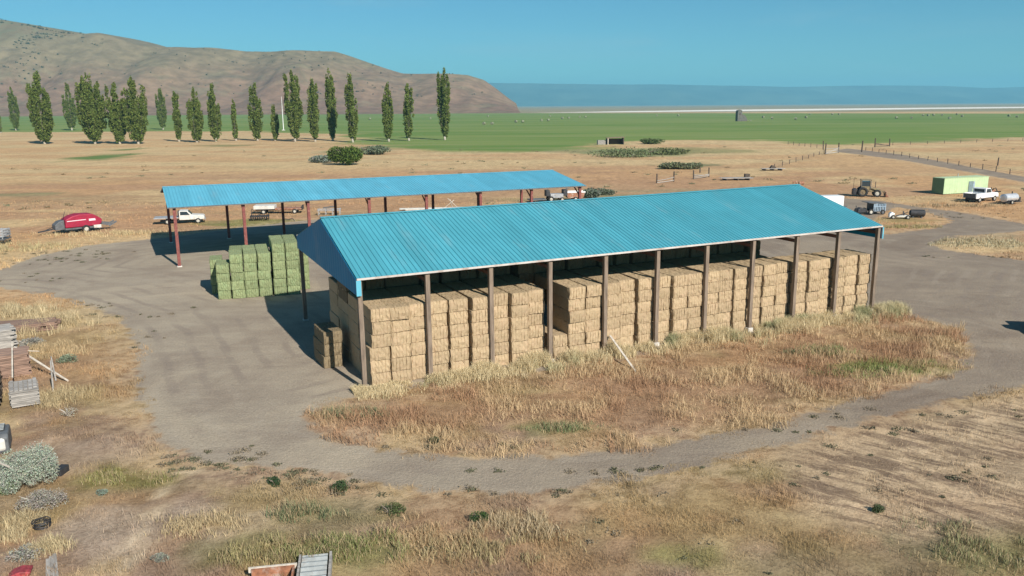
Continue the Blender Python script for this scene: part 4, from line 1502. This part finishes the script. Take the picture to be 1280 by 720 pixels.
# machines at the far corner of the open shed
a = G(694, 251.5)
cm = thing('swather', 'grey machine with two black boxes at the open shed corner', 'machine', a, R(14))
MB().box(-1.0, 1.2, -.7, .7, .6, 1.25).build('body', M['grey'], cm, .05)
MB().box(-1.7, -1.05, -.6, .6, .9, 1.9).build('black_box', M['black'], cm, .04)
MB().box(1.25, 1.95, -.6, .6, .9, 1.9).build('black_box', M['black'], cm, .04)
mb = MB()
for k in range(5):
    mb.bar((1.5, -.5, 2.0 + .22 * k), (2.6, .5, 2.0 + .22 * k), .1, .07)
mb.bar((2.0, 0, 1.9), (2.0, 0, 3.0), .1, .1)
mb.build('ladder_rack', M['dgrey'], cm)
MB().box(-4.6, -1.75, -.9, .9, .35, .5).build('header', M['dgrey'], cm)
for y in (-.75, .75):
    wheel(cm, -.9, y, .45, .45, .25)
    wheel(cm, 1.0, y, .35, .35, .2)
a = G(718, 250.5)
rt = thing('grain_cart', 'red sided cart with white top rail at the open shed corner', 'cart', a, R(10))
MB().prof([(-1.3, .5), (1.3, .5), (1.6, 1.35), (-1.6, 1.35)], -.8, .8).build('hopper', M['rust'], rt, .02)
mb = MB()
mb.box(-1.65, 1.65, -.86, -.805, 1.35, 1.55)
mb.box(-1.65, 1.65, .805, .86, 1.35, 1.55)
mb.build('top_rail', M['white'], rt)
for y in (-.9, .9):
    wheel(rt, 0, y, .36, .36, .2)

# dark pickup just out of the picture whose shadow falls on the yard
pd = pickup('dark pickup truck mostly outside the frame on the yard edge', 'pickup truck', G(1324, 420), R(80), M['dgrey'], Lb=2.6)

# ------------------------------------------------------------------ timber, platforms, fences
def platform(label, px, py, L_, W_, rz, seed, n=9):
    r = random.Random(seed)
    t = thing('timber_platform', label, 'platform', G(px, py), rz)
    for k in range(n):
        y = -W_ / 2 + W_ * (k + .5) / n
        mb = MB()
        x0, x1 = -L_ / 2 + r.uniform(-.4, .4), L_ / 2 + r.uniform(-.4, .4)
        mb.box(x0, x1, y - W_ / n * .44, y + W_ / n * .44, .42, .50 + r.uniform(0, .03))
        mb.build('deck_board', M['wood_grey'], t)
    mb = MB()
    for x in (-L_ * .4, 0, L_ * .4):
        mb.box(x - .1, x + .1, -W_ / 2, W_ / 2, .0, .415)
    mb.build('bearer', M['wood_dark'], t)
    return t


p1 = platform('larger grey timber platform lying on dry grass beyond the shed ridge', 920, 225, 6.0, 2.6, R(4), 1)
MB().box(2.0, 3.0, .2, 1.0, .56, 1.2).build('crate', M['wood_dark'], p1)
p2 = platform('smaller grey timber platform farther back beside the track', 965, 213, 4.9, 2.2, R(6), 2, 7)
MB().prof([(-.6, .56), (.9, .56), (.4, 1.15), (-.1, 1.2)], -.4, .4).build('rubble_lump', M['wood_dark'], p2)
a = G(997, 231)
sj = thing('scrap_heap', 'two small rusty brown scrap pieces behind the blue ridge', 'scrap heap', a)
MB().tube([(-.9, 0, 0), (-.9, 0, .55), (-.4, 0, .7), (-.2, 0, .2)], .14, 8).build('bent_pipe', M['rust'], sj)
MB().tube([(.3, .2, .3), (1.2, .2, .3)], .34, 10).build('drum', M['rust'], sj)


def posts_rails(name, label, cat, pts, hs, rails, pm, rm, pr=.14, rail_r=.05):
    t = thing(name, label, cat, pts[0])
    L0 = [p - pts[0] for p in pts]
    for p, h in zip(L0, hs):
        mb = MB()
        lean = Vector((rnd.uniform(-.06, .06), rnd.uniform(-.05, .05), 1)) * h
        mb.tube([p - Vector((0, 0, .2)), p + lean], [pr, pr * .85], 7)
        mb.build('post', pm, t)
    for i, j, z0, z1 in rails:
        mb = MB()
        mb.tube([L0[i] + Vector((0, -.2, z0)), (L0[i] + L0[j]) / 2 + Vector((0, -.2, (z0 + z1) / 2 - .06)), L0[j] + Vector((0, -.2, z1))], rail_r, 6)
        mb.build('rail', rm, t)
    return t


posts_rails('corral_fence', 'broken corral of grey posts and sagging rails beyond the straw shed roof', 'fence', [G(821, 229), G(842, 227), G(867, 224), G(875, 216), G(886, 221.5)], [1.9, 2.1, 1.9, 1.2, 2.1],
            [(0, 1, .5, .9), (0, 1, .15, .3), (2, 4, .5, .7), (2, 4, .2, .35), (2, 4, .9, .5)], M['wood_dark'], M['wood_grey'], .16, .08)
gtw = posts_rails('farm_gate', 'grey farm gate between two dark posts where the track meets the field', 'gate', [G(1031.5, 193), G(1048, 191)], [3.4, 3.2], [(0, 1, 1.7, 1.5), (0, 1, .3, .3), (0, 1, 1.0, .9), (0, 1, .3, 1.6)], M['wood_dark'], M['wood_grey'], .22, .11)
posts_rails('farm_gate', 'dark hanging gate between two posts on the far side of the track', 'gate', [G(1093.5, 184), G(1112, 183)], [3.2, 2.8], [(0, 1, 1.0, .5), (0, 1, .4, .3), (0, 1, 1.4, .3)], M['wood_dark'], M['wood_dark'], .22, .10)
posts_rails('fence_post', 'tall lone dark post at the track edge between two gates', 'post', [G(1077, 190)], [3.6], [], M['wood_dark'], M['wood_dark'], .24)
posts_rails('fence_post', 'lone dark post in tan grass above the white pickup', 'post', [G(1247, 207)], [2.0], [], M['wood_dark'], M['wood_dark'], .17)
posts_rails('fence_post', 'second dark post close against the grey farm gate', 'post', [G(1029, 187)], [3.0], [], M['wood_dark'], M['wood_dark'], .2)


def wire_fence(label, a, b, n, h=1.3):
    pts = [a + (b - a) * (i / (n - 1)) for i in range(n)]
    t = thing('wire_fence', label, 'fence', a)
    for i, p in enumerate(pts):
        q = p - a
        mb = MB()
        mb.tube([q - Vector((0, 0, .2)), q + Vector((rnd.uniform(-.1, .1), 0, h * rnd.uniform(.85, 1.15)))], .09, 6)
        mb.build('post', M['wood_dark'], t)
    mb = MB()
    for z in (.4, .8, 1.15):
        mb.tube([Vector((0, 0, z)), (b - a) + Vector((0, 0, z))], .018, 4)
    mb.build('wire', M['dgrey'], t)
    return t


wire_fence('wire fence along the field edge reaching the grey farm gate', G(985, 181), G(1029, 186), 7)
wire_fence('wire fence climbing from the scrap pieces to the grey farm gate', G(968, 211), G(1030, 192), 9, 1.2)
wire_fence('wire fence on the far side of the track toward the field', G(1082, 188), G(1400, 240), 22, 1.2)
wire_fence('wire fence along the far field edge past the hanging gate', G(1116, 181.5), G(1400, 172), 16, 1.2)

# open shed in the field and derelict tower
a = G(769, 180.5)
fs_ = thing('field_shed', 'small dark open fronted shed standing at the field edge', 'shed', a, R(6))
mb = MB()
mb.box(-3.3, 3.3, 2.2, 2.3, 0, 2.2)
mb.box(-3.3, -3.2, -.9, 2.2, 0, 2.3)
mb.box(3.2, 3.3, -.9, 2.2, 0, 2.5)
mb.build('wall', M['wood_dark'], fs_)
MB().prof([(-3.6, 2.45), (3.6, 2.75), (3.6, 2.9), (-3.6, 2.6)], -1.3, 2.6).build('roof', M['wood_brown'], fs_)
MB().box(-3.32, -3.0, -1.2, -.92, 0, 2.42).build('post', M['wood_pale'], fs_)
MB().box(3.0, 3.3, -1.2, -.92, 0, 2.65).build('post', M['wood_dark'], fs_)
MB().box(-7.0, -3.6, 0, 2, 0, 1.7).build('side_bin', M['wood_grey'], fs_)
a = G(927, 151.5)
dw = thing('ruined_tower', 'grey ruined wooden tower with collapsed lean to alone in the green field', 'ruin', a, R(8))
MB().prof([(-5, 0), (-.8, 0), (-.8, 9.2), (-2.2, 10.2), (-4.6, 9.6), (-5, 9)], -2.5, 2.5).build('tower_wall', M['ruin'], dw, .1)
MB().prof([(-.7, 0), (4.5, 0), (4.2, 2.2), (2.6, 4.6), (1.4, 5.6), (-.7, 6.2)], -2.2, 2.2).build('lean_to', M['ruin'], dw, .15)
MB().box(-3.6, -2.2, -2.56, -2.52, 5.6, 7.2).build('opening', M['wood_dark'], dw)
mb = MB()
for i in range(12):
    c_ = Vector((rnd.uniform(2, 9), rnd.uniform(-2, 2), .3))
    mb.bar(c_, c_ + Vector((rnd.uniform(-2, 2), rnd.uniform(-1, 1), rnd.uniform(0, 1.4))), .35, .12)
mb.build('fallen_boards', M['wood_grey'], dw)

# mast
a = G(354.5, 163)
ms = thing('white_mast', 'thin white mast rising between two poplars', 'mast', a)
MB().tube([(0, 0, 0), (0, 0, 12), (0, 0, 22)], [.28, .2, .1], 8).build('pole', M['white'], ms)
MB().box(-.9, .9, -.9, .9, -.3, .5).build('base', M['concrete'], ms, .05)

# lumber piles
def lumber(name, label, loc, rz, L_, W_, rows, nw, th, m, seed, messy=.12, cross=False):
    """stack of boards lying along x"""
    r = random.Random(seed)
    t = thing(name, label, 'lumber stack', loc, rz)
    z = .12
    MB().box(-L_ * .3, -L_ * .3 + .12, -W_ / 2, W_ / 2, -.05, .115).build('bearer', M['wood_dark'], t)
    MB().box(L_ * .3 - .12, L_ * .3, -W_ / 2, W_ / 2, -.05, .115).build('bearer', M['wood_dark'], t)
    for k in range(rows):
        mb = MB()
        for q in range(nw):
            y = -W_ / 2 + W_ * (q + .5) / nw
            bw = W_ / nw * r.uniform(.36, .48)
            dx = r.uniform(-messy, messy)
            dz = r.uniform(0, .012)
            Mx = Matrix.Translation((0, y, z)) @ Matrix.Rotation(r.uniform(-.02, .02) * (3 if k == rows - 1 else 1), 4, 'Z')
            mb.box(-L_ / 2 + dx, L_ / 2 + dx, -bw, bw, dz, th * .86 + dz, M=Mx)
        mb.build('board_layer', m, t)
        z += th
    if cross:
        for q in range(6):
            x = -L_ / 2 + L_ * (q + .5) / 6
            y0 = r.uniform(-.15, .35)
            MB().box(x - .085, x + .08, -W_ / 2 + .05 + max(0, y0), W_ / 2 - r.uniform(0, .4), z + .012, z + .055).build('top_board', m, t)
    return t


lumber('lumber_stack', 'neat grey board stack nearest to the sagebrush', G(32, 503), R(31), 1.3, 2.1, 9, 9, .095, M['wood_grey'], 1, .05, True)
lumber('lumber_stack', 'reddish brown board stack just behind the neat grey stack', G(20, 468), R(31), 1.5, 1.9, 14, 8, .095, M['wood_brown'], 2, .10)
lumber('lumber_stack', 'grey board stack tilting at the frame edge behind the brown stack', G(-6, 438), R(34), 2.2, 1.9, 17, 8, .08, M['wood_grey'], 3, .25)
lumber('lumber_stack', 'tall dark board stack cut off by the frame edge', G(-16, 500), R(31), 1.3, 3.6, 14, 12, .10, M['wood_dark'], 4, .1)
lumber('lumber_stack', 'tumbled dark brown boards half sunk in tall grass past the stacks', G(30, 414), R(18), 3.6, 1.8, 5, 7, .11, M['wood_brown'], 5, .6)


def pole(name, label, a, b, w0, m, cat='pole'):
    o = MB().tube([a, (a + b) / 2, b], [w0, w0 * .9, w0 * .75], 8).build(name, m)
    return tag(o, label, cat)


pole('timber_pole', 'long pale pole leaning from the brown stack down to the grass', G(18, 434, 1.45), G(85, 476, .05), .075, M['wood_pale'])
pole('timber_pole', 'thin upright pale stake against the brown board stack', G(15.5, 472, .9), G(15, 427, 2.3), .045, M['wood_pale'])
pole('timber_pole', 'short grey stake crossed by the long leaning pole', G(67, 492), G(66, 492) + Vector((-.12, .4, 1.8)), .05, M['wood_grey'])
pole('timber_pole', 'short grey stake leaning next to the crossed stake', G(70, 476), G(66, 474) + Vector((-.1, .3, 1.3)), .05, M['wood_grey'])
pole('timber_pole', 'thin pale stick lying level above the brown board stack', G(18, 438, 1.42), G(49, 439, 1.3), .03, M['wood_pale'])

# old appliance and plank wreckage
a = G(-5, 563)
ap = thing('old_car_hulk', 'grey rusted hulk with white rounded panel at the frame edge', 'wreck', a, R(118))
MB().prof([(-.8, .1), (.95, .1), (.95, .75), (.75, .95), (-.6, .95), (-.8, .8)], -.62, .62).build('shell', M['dgrey'], ap, .08)
MB().prof([(-.86, .2), (-.40, .2), (-.34, .7), (-.5, .93), (-.86, .78)], -.5, .64).build('white_panel', M['oldwhite'], ap, .12)
MB().box(-.15, .75, -.45, .45, .955, .985).build('top_opening', M['black'], ap)
mb = MB()
for k in range(5):
    mb.bar((-.1 + .2 * k, -.42, 1.0), (-.0 + .2 * k, .42, 1.02), .05, .03)
mb.build('top_slats', M['tin'], ap)
pl = thing('plank_wreck', 'broken grey planks ending in a dark box under the sagebrush', 'planks', G(40, 592), R(-6))
for k in range(5):
    mb = MB()
    mb.bar((-2.4 + .3 * (k % 2), -.4 + .28 * k, .10 + .09 * (k % 3)), (1.2 - .5 * (k % 3), -.3 + .2 * k, .14 + .1 * (k % 2)), .15, .045)
    mb.build('plank', M['wood_grey'], pl)
MB().box(1.25, 1.6, -.35, .25, 0, .40).build('dark_box', M['black'], pl, .03)
# bottom corner: round coil, split plank, red scrap
cl_ = thing('wire_coil', 'dark rusty wire coil lying on dry ground', 'coil', G(53, 661))
mb = MB()
for k in range(6):
    rr_ = .26 + .03 * (k % 3)
    pts = [(rr_ * math.cos(t + k), rr_ * math.sin(t + k) * .9, .08 + .05 * k + .02 * math.sin(3 * t)) for t in np.linspace(0, 2 * math.pi, 20)]
    mb.tube(pts, .022, 5)
mb.build('wire_loops', M['black'], cl_)
sp_ = thing('split_plank', 'split grey planks lying side by side at the bottom corner', 'planks', G(66, 712), R(118))
for k in range(3):
    MB().bar((-.9, -.14 + .13 * k, .10), (.85 - .2 * k, -.05 + .09 * k, .14 + .03 * k), .13, .05).build('plank', M['wood_grey'], sp_)
rs = thing('red_scrap', 'crumpled red metal scrap at the bottom edge', 'scrap', G(24, 722), R(20))
MB().prof([(-.4, .05), (.3, .02), (.42, .25), (.1, .32), (-.2, .24)], -.25, .25).build('sheet', mat('faded_red_metal', (.30, .045, .05), .5, .4, 6), rs, .03)
tb = thing('tin_box', 'long rusty box and corrugated tin lid lying at the bottom edge', 'tin box', G(372, 728), R(10))
mb = MB()
ys = np.linspace(-.9, .9, 31)
vs, fs = [], []
for i, y in enumerate(ys):
    z = .45 + .035 * math.sin(i * math.pi / 2.5)
    vs += [(.12, y, z), (.98, y, z), (.12, y, z - .02), (.98, y, z - .02)]
for i in range(30):
    a_, b_ = 4 * i, 4 * i + 4
    fs += [(a_, a_ + 1, b_ + 1, b_), (a_ + 2, b_ + 2, b_ + 3, a_ + 3), (a_, b_, b_ + 2, a_ + 2), (a_ + 1, a_ + 3, b_ + 3, b_ + 1)]
mb.add(vs, fs)
mb.build('corrugated_lid', M['tin'], tb)
mb = MB()
mb.box(1.04, 1.12, -.95, .9, .1, .52)
mb.box(.02, .09, -.95, .9, .1, .50)
mb.build('side_rail', M['wood_grey'], tb)
mb = MB()
mb.box(-1.5, -.1, -.9, .32, .0, .06)
mb.box(-1.5, -.1, .3, .36, .06, .45)
mb.box(-.16, -.1, -.9, .3, .06, .45)
mb.build('rusty_trough', M['rust'], tb)
MB().box(-1.6, -.02, .37, .44, .30, .48).build('pale_rim', M['wood_pale'], tb)
MB().box(-2.6, -1.75, -.6, .1, .1, .16).build('loose_sheet', M['wood_pale'], tb)

# round bales out on the field
rbm = mat('weathered_round_bale', (.20, .21, .13), .95, .3, 1.5)
mb = MB()
mb.tube([(-.8, 0, .85), (-.75, 0, .85), (.75, 0, .85), (.8, 0, .85)], [.72, .85, .85, .72], 14)
proto = mb.build('round_bale', rbm)
RBP = [(965, 148, 'pair'), (994.5, 148.8), (1007.5, 147), (1012, 142.6), (1040.5, 142.8), (1049, 142.8), (1120.5, 147.6), (1139.5, 147.6), (1154, 144.2), (1160, 144.2), (1167, 143.8), (1177.5, 144), (1187, 148.2),
       (1196, 143), (1202.5, 145.2), (1261, 145), (1271, 146), (645, 152.5), (653.5, 152.5), (677, 150.8), (685.5, 150.6), (687.5, 145.2), (703, 147.8), (711, 147.6), (724.5, 146.4), (732, 146.4), (821, 144.4), (848, 144.4),
       (954, 146.6), (462.5, 149), (538, 148.2), (605, 155), (615, 155), (610, 145.2)]
for i, q in enumerate(RBP):
    o = proto if i == 0 else proto.copy()
    if i:
        COL.objects.link(o)
    o.location = G(q[0], q[1] + .8)
    o.rotation_euler = (0, 0, rnd.uniform(0, 3.1))
    o.scale = (1.35,) * 3
    tag(o, 'tiny dark round bale out on the far green field', 'round bale', 'round bales scattered on the green field')

# ------------------------------------------------------------------ grass
def blades(name, label, P, H, Wd, lean, colr, seed, cat='grass'):
    r = np.random.default_rng(seed)
    n = len(P)
    z = gz(P)
    ang = r.uniform(0, 2 * math.pi, n)
    a = np.c_[np.cos(ang), np.sin(ang), np.zeros(n)]
    la = r.uniform(0, 2 * math.pi, n)
    ln = np.c_[np.cos(la), np.sin(la), np.zeros(n)] * (lean * r.uniform(.2, 1.3, n) * H)[:, None]
    B = np.c_[P, z - .02]
    mid = B + ln * .35 + np.c_[np.zeros((n, 2)), H * .6]
    tip = B + ln + np.c_[np.zeros((n, 2)), H * .98]
    w2 = (Wd / 2)[:, None]
    V = np.stack([B - a * w2, B + a * w2, mid + a * w2 * .8, mid - a * w2 * .8, tip + a * w2 * .25, tip - a * w2 * .25], 1).reshape(-1, 3)
    i = np.arange(n)[:, None] * 6
    F = np.concatenate([i + np.array([[0, 1, 2, 3]]), i + np.array([[3, 2, 4, 5]])])
    o = np_mesh(name, V, F, M['blade'], {'lcol': np.repeat(colr, 6, 0)})
    tag(o, label, cat, kind='stuff')
    return o


def scatter(n, x0, x1, y0, y1, seed):
    r = np.random.default_rng(seed)
    return np.c_[r.uniform(x0, x1, n), r.uniform(y0, y1, n)]


def in_view(P, m=1.12):
    d = P[:, 1] * math.cos(PITCH) + CAMH * math.sin(PITCH)
    return np.abs(P[:, 0]) / d < 640 / FPX * m


def build_grass():
    r = np.random.default_rng(77)
    # short dry grass over everything that is not dirt, thinner with distance
    Ps = []
    for n, y0, y1, xr in ((150000, 19, 34, 26), (150000, 34, 52, 40), (110000, 52, 85, 62), (70000, 85, 140, 100)):
        P = scatter(n, -xr, xr, y0, y1, 900 + y0)
        P = P[in_view(P)]
        sd = dirt_sd(P) + (fbm(P[:, 0] * .5, P[:, 1] * .5, 71, 4) - .5) * 3.4
        cl = fbm(P[:, 0] / 1.5, P[:, 1] / 1.5, 72, 4)
        keep = (sd < .15) & (r.uniform(0, 1, len(P)) < sstep(cl, .30, .62) + .06)
        for bx, by, ra, rb in ((150, 670, 3.4, 2.6), (110, 575, 2.6, 2.0), (60, 565, 1.6, 1.4)):
            g = G(bx, by)
            qq = ((P[:, 0] - g.x) / ra) ** 2 + ((P[:, 1] - g.y) / rb) ** 2
            keep &= (qq > 1) | (r.uniform(0, 1, len(P)) < .22 + .5 * qq ** 2)
        fk = sdf(P, FURROW) > 0
        keep &= ~fk | (r.uniform(0, 1, len(P)) < .35)
        Ps.append(P[keep])
    P = np.concatenate(Ps)
    # not inside the sheds
    q = P - np.array(BO)
    s, t = q @ np.array(U[:2]), q @ np.array(VV[:2])
    P = P[~((s > -.2) & (s < BL + .2) & (t > .05) & (t < BW))]
    d = np.hypot(P[:, 0], P[:, 1])
    c = grass_col(P) * r.uniform(.75, 1.45, (len(P), 1))
    cl = fbm(P[:, 0] / 2.6, P[:, 1] / 2.6, 73, 4)
    h = (.07 + .19 * sstep(cl, .38, .7)) * r.uniform(.5, 1.4, len(P))
    wd = np.clip(d * .0005, .014, .06) * r.uniform(.6, 1.3, len(P))
    blades('dry_grass', 'short dry tan and brown grass over the open ground', P, h, wd, .55, np.clip(c, 0, .75), 901)
    # tall pale grass along the front of the straw shed
    n = 95000
    s = r.uniform(-.8, BL + 2.4, n)
    t = -np.abs(r.normal(0, 1.15, n)) + .25
    front = np.array([U.x, U.y])[None] * s[:, None] + np.array([VV.x, VV.y])[None] * t[:, None] + np.array(BO)
    cl = fbm(front[:, 0] / .9, front[:, 1] / .9, 75, 3)
    edge = fbm(s / 2.2, s * 0, 76, 3)
    k = (r.uniform(0, 1, n) < sstep(cl, .28, .6)) & (t > -.6 - 3.6 * edge * r.uniform(.3, 1.1, n))
    front, cl, t, s = front[k], cl[k], t[k], s[k]
    pale = np.array((.66, .55, .34))
    grn = np.array((.36, .38, .21))
    g = sstep(fbm(front[:, 0] / 2.6 + 4, front[:, 1] / 2.6, 77, 3), .56, .74)[:, None] * .8
    c = (pale * (1 - g) + grn * g) * r.uniform(.7, 1.25, (len(front), 1))
    h = (.24 + .46 * sstep(cl, .3, .7)) * r.uniform(.4, 1.35, len(front)) * (1 - .3 * sstep(-t, 1, 3)) * (.45 + .55 * sstep(s, 1, 8))
    blades('tall_grass', 'tall pale seeding grass along the front of the straw shed', front, h, r.uniform(.014, .032, len(front)), .45, c, 902)
    # reddish cheatgrass on the island in front
    n = 120000
    P = scatter(n, -12, 36, 33, 62, 903)
    i_sd = sdf(P, ISLE) + (fbm(P[:, 0] * .6, P[:, 1] * .6, 79, 4) - .5) * 3
    cl = fbm(P[:, 0] / 1.7, P[:, 1] / 1.7, 78, 4)
    k = (i_sd > .2) & (r.uniform(0, 1, n) < sstep(cl, .28, .6))
    P, cl = P[k], cl[k]
    m = sstep(fbm(P[:, 0] / 3.5, P[:, 1] / 3.5, 80, 4), .42, .6)[:, None]
    c = (np.array((.40, .245, .145)) * m + np.array((.54, .40, .235)) * (1 - m)) * r.uniform(.7, 1.35, (len(P), 1))
    gc = grass_col(P)
    gr = sstep(gc[:, 1] / gc[:, 0], .78, .95)[:, None]
    c = c * (1 - gr) + gc * 1.1 * gr
    h = (.16 + .36 * sstep(cl, .35, .7)) * r.uniform(.4, 1.4, len(P))
    blades('cheatgrass', 'reddish tan cheatgrass between the straw shed and the loop road', P, h, r.uniform(.014, .032, len(P)), .6, c, 904)
    # tall straw coloured grass by the lumber and olive weeds at the bottom
    parts = []
    for px, py, rx, ry, nn, hh, base in ((60, 410, 3.2, 2.6, 5200, .85, (.50, .41, .25)), (20, 392, 3, 2, 3000, .8, (.50, .42, .26)), (70, 440, 2.4, 1.6, 2600, .6, (.48, .36, .21)), (75, 500, 1.6, 1.6, 1800, .5, (.42, .34, .2)),
                                         (15, 665, 1.3, 1.2, 2200, .6, (.46, .38, .23)), (45, 690, 1.4, .8, 1500, .5, (.48, .4, .24)), (430, 690, 2.6, 1.2, 3200, .5, (.21, .23, .09)), (330, 695, 1.8, 1.0, 1600, .5, (.33, .29, .14)),
                                         (385, 645, 1.6, .7, 1900, .5, (.16, .19, .10)), (560, 670, 3, 1.5, 2600, .4, (.44, .31, .18)), (250, 660, 2, 1, 1500, .35, (.5, .4, .24)), (1230, 690, 3, 1.6, 2400, .36, (.22, .22, .11)), (1170, 655, 1.5, .8, 800, .3, (.17, .18, .10)), (1080, 465, 3.6, 1.3, 2600, .32, (.22, .29, .10)), (985, 440, 1.2, .6, 700, .4, (.13, .18, .09)), (1150, 455, 2.6, 1, 1400, .3, (.26, .27, .11)), (1030, 440, 2.2, 1, 1500, .5, (.2, .26, .10)),
                                         (705, 537, 2.2, .7, 1300, .34, (.17, .21, .10)), (445, 518, 2.0, .8, 1800, .5, (.17, .20, .11)), (660, 660, 2.2, 1.2, 2200, .5, (.46, .37, .24)), (620, 690, 3, 1.2, 2600, .4, (.36, .3, .16)),
                                         (160, 600, 2, .9, 1800, .3, (.24, .23, .09)), (30, 310, 7, 3, 2600, .6, (.42, .36, .2)), (130, 293, 9, 2.4, 2800, .5, (.52, .42, .24)), (1220, 304, 9, 4, 4200, .4, (.46, .41, .27)),
                                         (1190, 258, 9, 2, 1500, .5, (.36, .27, .17)), (1135, 284, 5, 1.6, 1500, .4, (.33, .29, .13))):
        g = G(px, py)
        a, q = r.uniform(0, 6.283, nn), np.sqrt(r.uniform(0, 1, nn)) * r.uniform(.5, 1.15, nn)
        P = np.c_[g.x + np.cos(a) * q * rx, g.y + np.sin(a) * q * ry]
        cl = fbm(P[:, 0] / .8, P[:, 1] / .8, 82, 3)
        k = (r.uniform(0, 1, nn) < sstep(cl, .3, .6)) & (dirt_sd(P) < .6)
        P, cl = P[k], cl[k]
        c = np.array(base) * 1.2 * r.uniform(.65, 1.3, (len(P), 1))
        dry = r.uniform(0, 1, (len(P), 1)) < .42
        c = np.where(dry, np.array((.50, .39, .23)) * r.uniform(.6, 1.2, (len(P), 1)), c)
        dd = math.hypot(g.x, g.y)
        parts.append((P, hh * .75 * r.uniform(.4, 1.2, len(P)) * (.6 + .6 * sstep(cl, .35, .65)), np.clip(r.uniform(.014, .028, len(P)) * max(1, dd / 45), 0, .08), c))
    P, h, wd, c = (np.concatenate([p[i] for p in parts]) for i in range(4))
    blades('weed_grass', 'clumps of taller grass and green weeds among the dry grass', P, h, wd, .45, c, 905)
    # low dark weeds creeping in from the road edges
    n = 9000
    cs = []
    for px, py, rx, ry, k in ((255, 588, 2.0, 1.3, 26), (330, 600, 2.2, .8, 18), (395, 604, 2.2, .5, 16), (300, 570, 1.6, .6, 8), (215, 575, .8, .8, 8), (60, 326, 7, 2, 22), (110, 316, 6, 1.5, 14), (120, 380, 4, 1.2, 8), (30, 350, 6, 2, 12),
                              (150, 393, 3, 1.5, 10), (60, 318, 7, 1.5, 12), (1180, 268, 8, 1.2, 10), (1225, 272, 6, .7, 10), (1235, 321, 6, .8, 12), (1000, 540, 6, .4, 12), (820, 590, 6, .5, 14), (560, 560, 4, .4, 6), (1150, 520, 5, .6, 10), (1100, 600, 6, 3, 14), (1200, 590, 4, 3, 10),
                              (180, 425, 1.0, 1.5, 5), (700, 620, 6, .5, 12), (470, 616, 3, .4, 6), (640, 720, 8, 2, 10), (760, 680, 6, 3, 10)):
        g = G(px, py)
        for _ in range(k):
            cs.append((g.x + r.normal() * rx * .6, g.y + r.normal() * ry * .6, r.uniform(.08, .30)))
    Cs, col = [], []
    for cx, cy, rad in cs:
        m = int(24 + 130 * rad)
        d = r.normal(size=(m, 3)) * np.array((rad, rad * .9, rad * .35)) * .55
        d[:, 2] = np.abs(d[:, 2]) + .02
        Cs.append(d + np.array((cx, cy, 0)))
        base = np.array((.16, .155, .095)) if r.uniform() < .55 else np.array((.26, .215, .15))
        col.append(base * r.uniform(.7, 1.3, (m, 1)))
    C, col = np.concatenate(Cs), np.concatenate(col)
    V, F = leaf_quads(C, .085, 907, .6)
    o = np_mesh('roadside_weeds', V, F, M['leaf'], {'lcol': np.repeat(col, 4, 0)})
    tag(o, 'low dark weeds creeping in along the dirt road edges', 'weeds', kind='stuff')
    # far scrub dots across the dry land and the hill
    Cs, col = [], []
    for _ in range(330):
        px, py = r.uniform(-40, 1320), r.uniform(180, 262)
        g = G(px, py)
        if dirt_sd(np.array([[g.x, g.y]]))[0] > -1:
            continue
        if sdf(np.array([[g.x, g.y]]), FIELD)[0] > -3:
            continue
        if vnoise(g.x / 30, g.y / 16, 91) < .55:
            continue
        rad = r.uniform(.25, .8)
        m = 40
        d = r.normal(size=(m, 3)) * np.array((rad * 1.3, rad, rad * .45)) * .6
        d[:, 2] = np.abs(d[:, 2]) + .05
        Cs.append(d + np.array((g.x, g.y, 0)))
        base = np.array((.30, .235, .135)) if r.uniform() < .6 else np.array((.24, .235, .14))
        col.append(base * r.uniform(.7, 1.3, (m, 1)))
    C, col = np.concatenate(Cs), np.concatenate(col)
    V, F = leaf_quads(C, .26, 908, .5)
    o = np_mesh('scrub_tufts', V, F, M['leaf'], {'lcol': np.repeat(col, 4, 0)})
    tag(o, 'scattered low scrub tufts across the dry grassland', 'scrub', kind='stuff')
    Cs = []
    for _ in range(700):
        if r.uniform() < .6:
            px = abs(r.normal(0, 55))
            py = 27 + px * .16 + abs(r.normal(0, 22))
        else:
            px, py = r.uniform(0, 620), r.uniform(60, 125)
        if vnoise(np.array([px / 30]), np.array([py / 9]), 95)[0] < .48:
            continue
        h = hill_at(px, py)
        if h is None:
            continue
        rad = 1.1 + 4.2 * r.uniform() ** 3
        m = 30
        d = r.normal(size=(m, 3)) * np.array((rad, rad, rad * .7)) * .5
        d[:, 2] += rad * .5
        Cs.append(d + np.array(h))
    if Cs:
        C = np.concatenate(Cs)
        V, F = leaf_quads(C, 2.0, 909, .5)
        col = np.array((.075, .085, .05)) * r.uniform(.7, 1.3, (len(C), 1))
        o = np_mesh('hillside_shrubs', V, F, M['leaf'], {'lcol': np.repeat(col, 4, 0)})
        tag(o, 'dark shrubs dotted over the bare brown hill', 'shrubs', kind='stuff')


build_grass()
